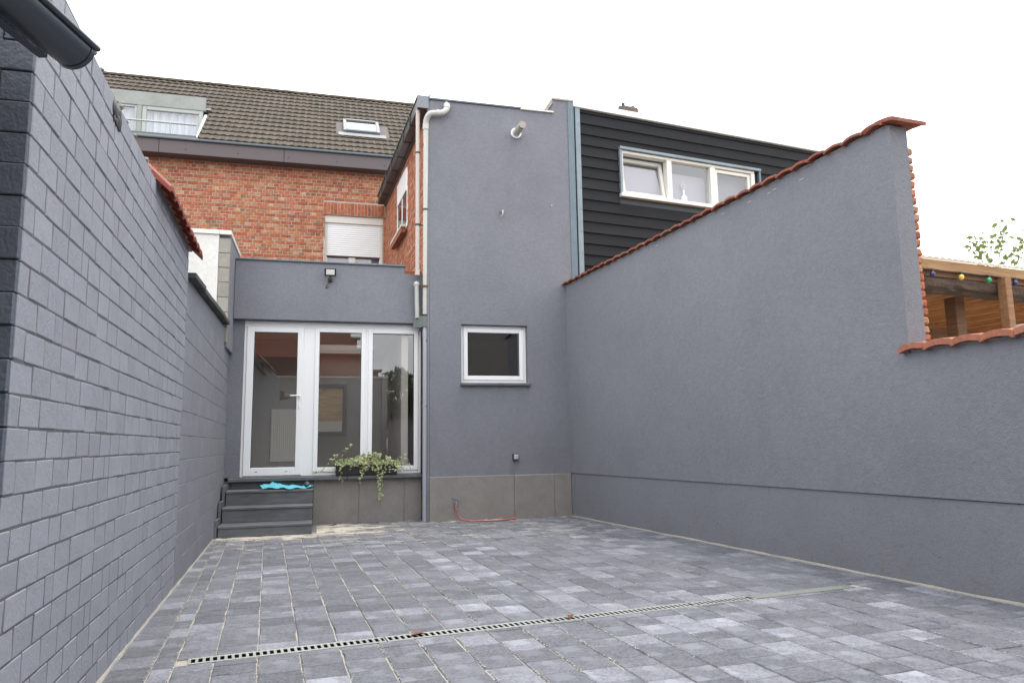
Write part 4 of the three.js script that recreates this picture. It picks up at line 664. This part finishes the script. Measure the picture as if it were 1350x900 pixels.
{ // cyan cloth left on the top step
  const g = new THREE.PlaneGeometry(0.68, 0.3, 60, 26); g.rotateX(-Math.PI / 2); const p = g.attributes.position;
  for (let i = 0; i < p.count; i++) { const x = p.getX(i), z = p.getZ(i), e = Math.max(0, 1 - Math.abs(x) / 0.34), e2 = Math.max(0, 1 - Math.abs(z) / 0.15); const n = fbm(x * 0.8 + 0.5, z * 0.8 + 0.5, 7, 4, 301); let y = 0.014 + 0.14 * Math.max(0, n - 0.4) * (0.5 + 0.7 * e2) + (x < -0.16 && x > -0.3 ? 0.016 * e2 : 0) + 0.008 * Math.sin(x * 34 + z * 20); p.setY(i, Math.max(0.004, y)); p.setX(i, x + 0.02 * Math.sin(z * 25 + x * 6)); p.setZ(i, z + 0.035 * Math.sin(x * 11 + 1) * 0.7 + 0.012 * Math.sin(x * 40)); }
  g.computeVertexNormals(); const q = g.toNonIndexed(); q.rotateY(0.02); q.translate(-1.945, 0.523, 0.0); const o = one('cyan_cloth', 'crumpled bright cyan cloth lying on the top stone step', 'cloth', boxUV(q), mat([0.09, 0.42, 0.52], 0.9));
  const c = thing('goggles', 'small dark rounded lump resting on the cyan cloth', 'goggles', [-1.69, 0.575, 0.02]);
  mesh('lens_cup', (() => { const s = new THREE.SphereGeometry(0.036, 14, 10); s.scale(1.2, 0.7, 1); return boxUV(s.toNonIndexed()); })(), mat([0.05, 0.05, 0.06], 0.3), c); mesh('strap', tube([[-0.03, 0.005, 0], [0, 0.035, 0.01], [0.035, 0.005, 0]], 0.006, 12, 6), mat([0.3, 0.3, 0.33], 0.6), c);
}
{
  const p = thing('window_box', 'black plastic window box standing on the stone sill', 'planter', [-0.87, 0.672, -0.255]);
  mesh('trough', (() => { const g = [bx(-0.425, 0.425, 0, 0.012, -0.065, 0.065), bx(-0.43, 0.43, 0.012, 0.135, 0.055, 0.068), bx(-0.43, 0.43, 0.012, 0.135, -0.068, -0.055), bx(-0.43, -0.418, 0.012, 0.135, -0.055, 0.055), bx(0.418, 0.43, 0.012, 0.135, -0.055, 0.055)]; return g; })(), M.black, p);
  mesh('rim', [bx(-0.437, 0.437, 0.135, 0.147, 0.05, 0.074), bx(-0.437, 0.437, 0.135, 0.147, -0.074, -0.05)], M.black, p);
  mesh('soil', bx(-0.418, 0.418, 0.1, 0.12, -0.055, 0.055), mat([0.03, 0.022, 0.015], 1), p);
  const g = []; for (let i = 0; i < 34; i++) for (let j = 0; j < 5; j++) { const q = flat([[-0.009, 0, 0], [0, -0.009, 0], [0.009, 0, 0], [0, 0.009, 0], [0, 0, 0.004]], [0, 1, 4, 1, 2, 4, 2, 3, 4, 3, 0, 4]); q.translate(-0.40 + i * 0.0235 + (j % 2) * 0.012, 0.028 + j * 0.022, 0.0682); g.push(boxUV(q)); }
  const w = mesh('weave_relief', g, M.black, p); w.userData.kind = 'stuff';
  mesh('maker_mark', [bx(0.315, 0.345, 0.068, 0.078, 0.0685, 0.0735, 0.001), bx(0.352, 0.392, 0.07, 0.083, 0.0685, 0.0735, 0.001)], mat([0.6, 0.6, 0.58], 0.6), p);
}
{ // variegated ivy: trailing stems with lobed leaves
  const t = thing('ivy_plant', 'variegated cream and green ivy trailing over the window box', 'plant', [-0.87, 0.785, -0.255]);
  const stems = [], leaves = [[], [], []];
  const leaf = (c, s) => { const k = Math.floor(R(0, 3)); const P = [[0, 0], [0.45, 0.12], [0.62, 0.5], [0.3, 0.55], [0, 1.05], [-0.3, 0.55], [-0.62, 0.5], [-0.45, 0.12]].map(([x, y]) => [x * s, y * s, 0.12 * s * Math.abs(x)]); const f = []; for (let i = 1; i < 7; i++) f.push(0, i, i + 1); const outer = flat(P, f); const inner = flat(P.map(([x, y, z]) => [x * 0.6, y * 0.66 + s * 0.08, z + 0.0012]), f); for (const [g, col] of [[outer, 1], [inner, 0]]) { const n = g.attributes.position.count, a = new Float32Array(n * 3), b = col ? [R(0.55, 0.68), R(0.56, 0.68), R(0.30, 0.42)] : [R(0.10, 0.18), R(0.2, 0.3), R(0.06, 0.11)]; for (let i = 0; i < n; i++) a.set(b, 3 * i); g.setAttribute('color', new THREE.BufferAttribute(a, 3)); boxUV(g); } const rx = R(-1.1, 0.5), ry = R(-1.1, 1.1), rz = R(-2.8, 2.8); for (const g of [outer, inner]) { g.rotateZ(rz); g.rotateX(rx); g.rotateY(ry); g.translate(...c); leaves[0].push(g); } };
  const trail = (pts, n, s) => { stems.push(tube(pts, 0.0026, 24, 5)); const c = new THREE.CatmullRomCurve3(pts.map(p => V(...p))); for (let i = 0; i < n; i++) { const q = c.getPoint((i + 0.5) / n); leaf([q.x + R(-0.018, 0.018), q.y + R(-0.018, 0.018), q.z + R(0, 0.03)], s * R(0.7, 1.25)); } };
  for (let i = 0; i < 74; i++) { const x = R(-0.42, 0.42), h = (0.13 + 0.06 * Math.sin(x * 9 + 1)) * R(0.5, 1.25), dx = R(-0.1, 0.1), dz = R(-0.02, 0.12); trail([[x, 0, R(-0.04, 0.04)], [x + dx * 0.4, h * 0.8, dz * 0.4], [x + dx, h * R(0.6, 1), dz]], 9, 0.04); }
  for (let i = 0; i < 10; i++) { const x = R(-0.1, 0.42); trail([[x, 0.02, 0.03], [x + 0.02, 0.07, 0.09], [x + R(-0.03, 0.05), 0.0, 0.11], [x + R(-0.03, 0.05), -0.05 - R(0, 0.05), 0.11]], 8, 0.03); }
  // long trailers
  trail([[0.12, 0.04, 0.05], [0.14, 0.06, 0.10], [0.16, -0.1, 0.115], [0.17, -0.25, 0.11], [0.19, -0.40, 0.105], [0.175, -0.5, 0.1]], 34, 0.033);
  trail([[0.14, 0.04, 0.05], [0.19, 0.05, 0.11], [0.2, -0.1, 0.12], [0.2, -0.3, 0.115]], 24, 0.034);
  trail([[-0.06, 0.05, 0.05], [-0.06, 0.06, 0.1], [-0.07, -0.08, 0.11], [-0.1, -0.2, 0.105]], 20, 0.033);
  trail([[-0.38, 0.04, 0.03], [-0.5, 0.1, 0.07], [-0.62, -0.03, 0.08], [-0.75, -0.075, 0.07]], 16, 0.031);
  trail([[-0.34, 0.04, 0.04], [-0.37, 0.0, 0.11], [-0.36, -0.13, 0.12], [-0.35, -0.2, 0.11]], 12, 0.03);
  trail([[0.4, 0.05, 0.02], [0.52, 0.16, 0.04], [0.58, 0.1, 0.06], [0.63, -0.06, 0.06]], 15, 0.031);
  trail([[0.36, 0.05, 0.04], [0.46, 0.07, 0.09], [0.5, -0.03, 0.1], [0.51, -0.06, 0.1]], 10, 0.031);
  trail([[-0.25, 0.05, 0], [-0.33, 0.2, 0.04], [-0.26, 0.28, 0.05], [-0.2, 0.31, 0.05]], 9, 0.033);
  trail([[-0.4, 0.05, 0], [-0.44, 0.14, 0.04], [-0.4, 0.2, 0.04]], 8, 0.033);
  mesh('stems', stems, mat([0.16, 0.14, 0.06], 0.9), t).userData.kind = 'stuff';
  mesh('foliage', leaves[0], new THREE.MeshPhysicalMaterial({ vertexColors: true, roughness: 0.7, transmission: 0.2, thickness: 0, side: THREE.DoubleSide }), t).userData.kind = 'stuff';
}
// fallen leaves
{
  const lf = (x, y, z, s, ry, c, label) => { const P = [[-1, 0, 0], [-0.4, 0.2, 0.45], [0.3, 0.32, 0.5], [1, 0.1, 0.05], [0.3, 0.25, -0.42], [-0.4, 0.14, -0.4], [0, 0.02, 0]].map(p => [p[0] * s, p[1] * s + 0.004, p[2] * s]); const g = flat(P, [6, 0, 1, 6, 1, 2, 6, 2, 3, 6, 3, 4, 6, 4, 5, 6, 5, 0]); g.rotateY(ry); g.translate(x, y, z); one('fallen_leaf', label, 'leaf', boxUV(g), mat(c, 0.8), 'fallen brown leaves'); };
  lf(-1.32, 0, -0.1, 0.05, 0.5, [0.2, 0.07, 0.03], 'curled brown leaf lying under the window plinth');
  lf(-0.72, 0, -0.15, 0.042, 2.2, [0.18, 0.07, 0.035], 'flat brown leaf against the plinth tiles');
  lf(0.0, 0.003, 6.01, 0.042, 1.2, [0.15, 0.05, 0.02], 'rust coloured leaf caught on the drain grate joint');
  lf(-0.98, 0.001, 6.135, 0.05, 0.1, [0.17, 0.06, 0.035], 'dark red leaf lying in the drain grate slots');
  lf(-1.95, 0.001, 1.7, 0.02, 0.4, [0.2, 0.1, 0.05], 'tiny leaf scrap on the paving before the steps');
}
// sand and grit swept over the joints, thickest at the foot of the steps
{
  const base = new THREE.CircleGeometry(0.007, 6); base.rotateX(-Math.PI / 2); boxUV(base);
  const N = 15000, im = new THREE.InstancedMesh(base, mat([0.56, 0.52, 0.45], 1), N), m = new THREE.Matrix4(), q = new THREE.Quaternion(), e = new THREE.Euler();
  let n = 0;
  const put = (x, z, s) => { if (n >= N) return; if (x < -2.78 + 0.0357 * z || x > 2.135 + 0.112 * z) return; e.set(R(-0.05, 0.05), R(0, 6.3), R(-0.05, 0.05)); q.setFromEuler(e); m.compose(V(x, 0.0035 + R(0, 0.002), z), q, V(s * R(0.6, 1.9), 1, s * R(0.5, 1.3))); im.setMatrixAt(n++, m); };
  const pn = (x, z, f, s) => fbm((x + 6) / 20, (z + 4) / 20, f, 4, s);
  for (let i = 0; i < 60000 && n < 1500; i++) { const x = R(-2.7, 2.2), z = R(-0.28, 1.7); if (x > 0 && z < 0.02 || x < -1.6 && z < 0.88) continue; if (pn(x, z, 60, 401) > 0.6) put(x, z, R(0.25, 0.7)); }
  // joints between the paver columns
  const c = Math.cos(yPhi), s = Math.sin(yPhi);
  for (let i = 0; i < 60000 && n < 14000; i++) { const k = Math.floor(R(0, 26)), lx = (k === 0 ? -2.63 : k === 1 ? -2.735 : -2.44 + 0.213 * (k - 2)) + R(-0.007, 0.007) * (R(0, 1) > 0.8 ? 2 : 1), lz = R(0, 8.2), x = lx * c + lz * s, z = -lx * s + lz * c; if (pn(x, z, 30, 451) < 0.44 + 0.012 * Math.max(0, k - 5)) continue; if (x < -1.6 && z < 0.88) continue; if (Math.abs(z - (6.272 - (x + 2.19) * 0.1177)) < 0.062 && x > -2.2) continue; put(x, z, R(0.16, 0.42)); }
  im.count = n; im.name = 'swept_sand'; im.userData = { label: 'pale sand and grit swept over the paving joints', category: 'sand', kind: 'stuff' }; im.castShadow = im.receiveShadow = true; scene.add(im);
}

// thin film of dried jointing sand left on the pavers by the house
{
  const n = 1024, d = new Uint8Array(n * n * 4), x0 = -2.75, x1 = 2.25, z0 = -0.3, z1 = 2.2;
  for (let j = 0; j < n; j++) for (let i = 0; i < n; i++) {
    const u = i / n, v = j / n, x = x0 + (x1 - x0) * u, z = z1 + (z0 - z1) * v;
    const near = x < -1.55 ? Math.max(0, 1 - Math.abs(z - 1.02) / 0.42) : x < 0 ? Math.max(0, 1 - Math.hypot((x + 1.35) / 1.2, (z - 0.45) / 0.95)) : Math.max(0, 0.5 - z / 0.5);
    const f = fbm(u, v, 40, 5, 501), g = vnoise(u * 36, v * 150, 150, 503), r = fbm(u, v, 256, 2, 507);
    const on = f * 0.5 + g * 0.28 + r * 0.22 + near * 0.27 > 0.665; const c = on ? 255 : 0, o = (j * n + i) * 4; d[o] = d[o + 1] = d[o + 2] = c; d[o + 3] = 255;
  }
  const t = new THREE.DataTexture(d, n, n, THREE.RGBAFormat); t.magFilter = THREE.LinearFilter; t.minFilter = THREE.LinearFilter; t.needsUpdate = true;
  const g = new THREE.PlaneGeometry(x1 - x0, z1 - z0); g.rotateX(-Math.PI / 2); g.translate((x0 + x1) / 2, 0.0045, (z0 + z1) / 2);
  const o = one('sand_film', 'thin patchy film of pale jointing sand by the steps', 'sand', g, mat([0.5, 0.47, 0.41], 1, { alphaMap: t, transparent: true })); o.userData.kind = 'stuff';
}
/* ---------- what stands behind the photographer and shows in the glass ---------- */
{
  const br = mat([0.46, 0.17, 0.10], 0.9, { map: T.brickCol });
  const h = thing('stepped_gable_house', 'red brick house with stepped gable facing the yard from behind', 'house');
  const st = [[-6.5, -0.2], [0.75, -0.2], [0.75, 4.0], [0.42, 4.0], [0.42, 4.42], [0.16, 4.42], [0.16, 4.86], [-0.1, 4.86], [-0.1, 5.3], [-0.36, 5.3], [-0.36, 5.75], [-0.62, 5.75], [-0.62, 6.2], [-1.2, 6.2], [-1.2, 6.7], [-6.5, 6.7]];
  const g = extrude(st, 0.35); g.translate(0, 0, 18.2); mesh('gable_wall', boxUV(g), br, h);
  [[0.4, 0.8, 4.0], [0.13, 0.47, 4.42], [-0.13, 0.21, 4.86], [-0.39, -0.05, 5.3], [-0.65, -0.31, 5.75], [-1.25, -0.57, 6.2]].forEach(([a, b, y]) => mesh('step_capping', bx(a, b + 0.08, y, y + 0.07, 18.1, 18.6), M.mortarGrey, h));
  const gr = thing('rendered_garage', 'flat fronted grey garage with red pantile lean-to behind the yard', 'garage');
  mesh('front_wall', bx(-6, 1.0, -0.2, 3.62, 17.0, 17.2), mat([0.33, 0.32, 0.3], 0.9), gr); mesh('coping', bx(-6, 1.02, 3.62, 3.68, 16.95, 17.25), M.offwhite, gr);
  { const q = extrude(rect(-4.2, -1.9, 0, 1.0), 0.05); q.rotateX(-0.9); q.translate(0, 3.7, 17.1); mesh('pantile_roof', boxUV(q), tileMats[0], gr); }
  const w = thing('rear_boundary_wall', 'dark low wall at the far end of the yard behind', 'wall'); mesh('wall_face', bx(1.02, 7, -0.2, 2.0, 16.8, 17.0), mat([0.2, 0.19, 0.2], 0.9), w); mesh('coping', bx(1.02, 7, 2.0, 2.05, 16.75, 17.05), M.bluestone, w);
  // trees
  const lm = [[0.07, 0.11, 0.03], [0.10, 0.13, 0.035], [0.06, 0.085, 0.03]].map(c => new THREE.MeshPhysicalMaterial({ color: lin(...c), roughness: 0.9, transmission: 0.25, thickness: 0, side: THREE.DoubleSide }));
  const tree = (x, z, hgt, r, label, k) => { const t = thing('garden_tree', label, 'tree', [x, -0.2, z], 0, 'trees behind the yard'); const br2 = [rod([0, 0, 0], [0.1, hgt * 0.6, 0], 0.12, 8, 0.07)], lv = []; const cl = []; for (let i = 0; i < 26; i++) { const a = R(0, 6.28), q = [Math.cos(a) * r * R(0.2, 1), hgt * R(0.42, 1), Math.sin(a) * r * R(0.2, 1)]; cl.push(q); br2.push(tube([[0.08, hgt * R(0.3, 0.55), 0], [q[0] * 0.5, q[1] * 0.85, q[2] * 0.5], q], 0.025, 8, 5)); } for (const q of cl) for (let i = 0; i < 150; i++) { const s = R(0.06, 0.12), l = flat([[0, -s, 0], [s * 0.55, 0, 0.01], [0, s, 0], [-s * 0.55, 0, 0.01]], [0, 1, 2, 0, 2, 3]); l.rotateZ(R(0, 6)); l.rotateY(R(0, 6)); l.rotateX(R(-1, 1)); const d = Math.pow(R(0, 1), 0.6) * r * 0.36, a = R(0, 6.28), b = R(-1.5, 1.5); l.translate(q[0] + d * Math.cos(a) * Math.cos(b), q[1] + d * Math.sin(b), q[2] + d * Math.sin(a) * Math.cos(b)); lv.push(boxUV(l)); } mesh('trunk', br2, mat([0.1, 0.08, 0.06], 0.95), t); mesh('crown', lv, lm[k], t).userData.kind = 'stuff'; };
  tree(1.9, 19.5, 4.6, 1.1, 'airy garden tree beside the stepped gable behind the yard', 0); tree(3.6, 21, 3.9, 1.5, 'broad low garden tree beyond the dark boundary wall', 1); tree(6.0, 20, 3.6, 1.4, 'rounded garden tree further along the dark boundary wall', 2);
}
{
  const h = thing('neighbouring_block', 'tall plain dark rendered building behind the yard on the pergola side', 'house');
  mesh('wall', bx(3.7, 10, -0.2, 6.4, 18.4, 18.8), mat([0.3, 0.285, 0.27], 0.9, { map: T.concCol }), h); mesh('roof_edge', bx(3.65, 10.05, 6.4, 6.5, 18.3, 18.9), M.zincDark, h);
}
renderer.render(scene, camera);
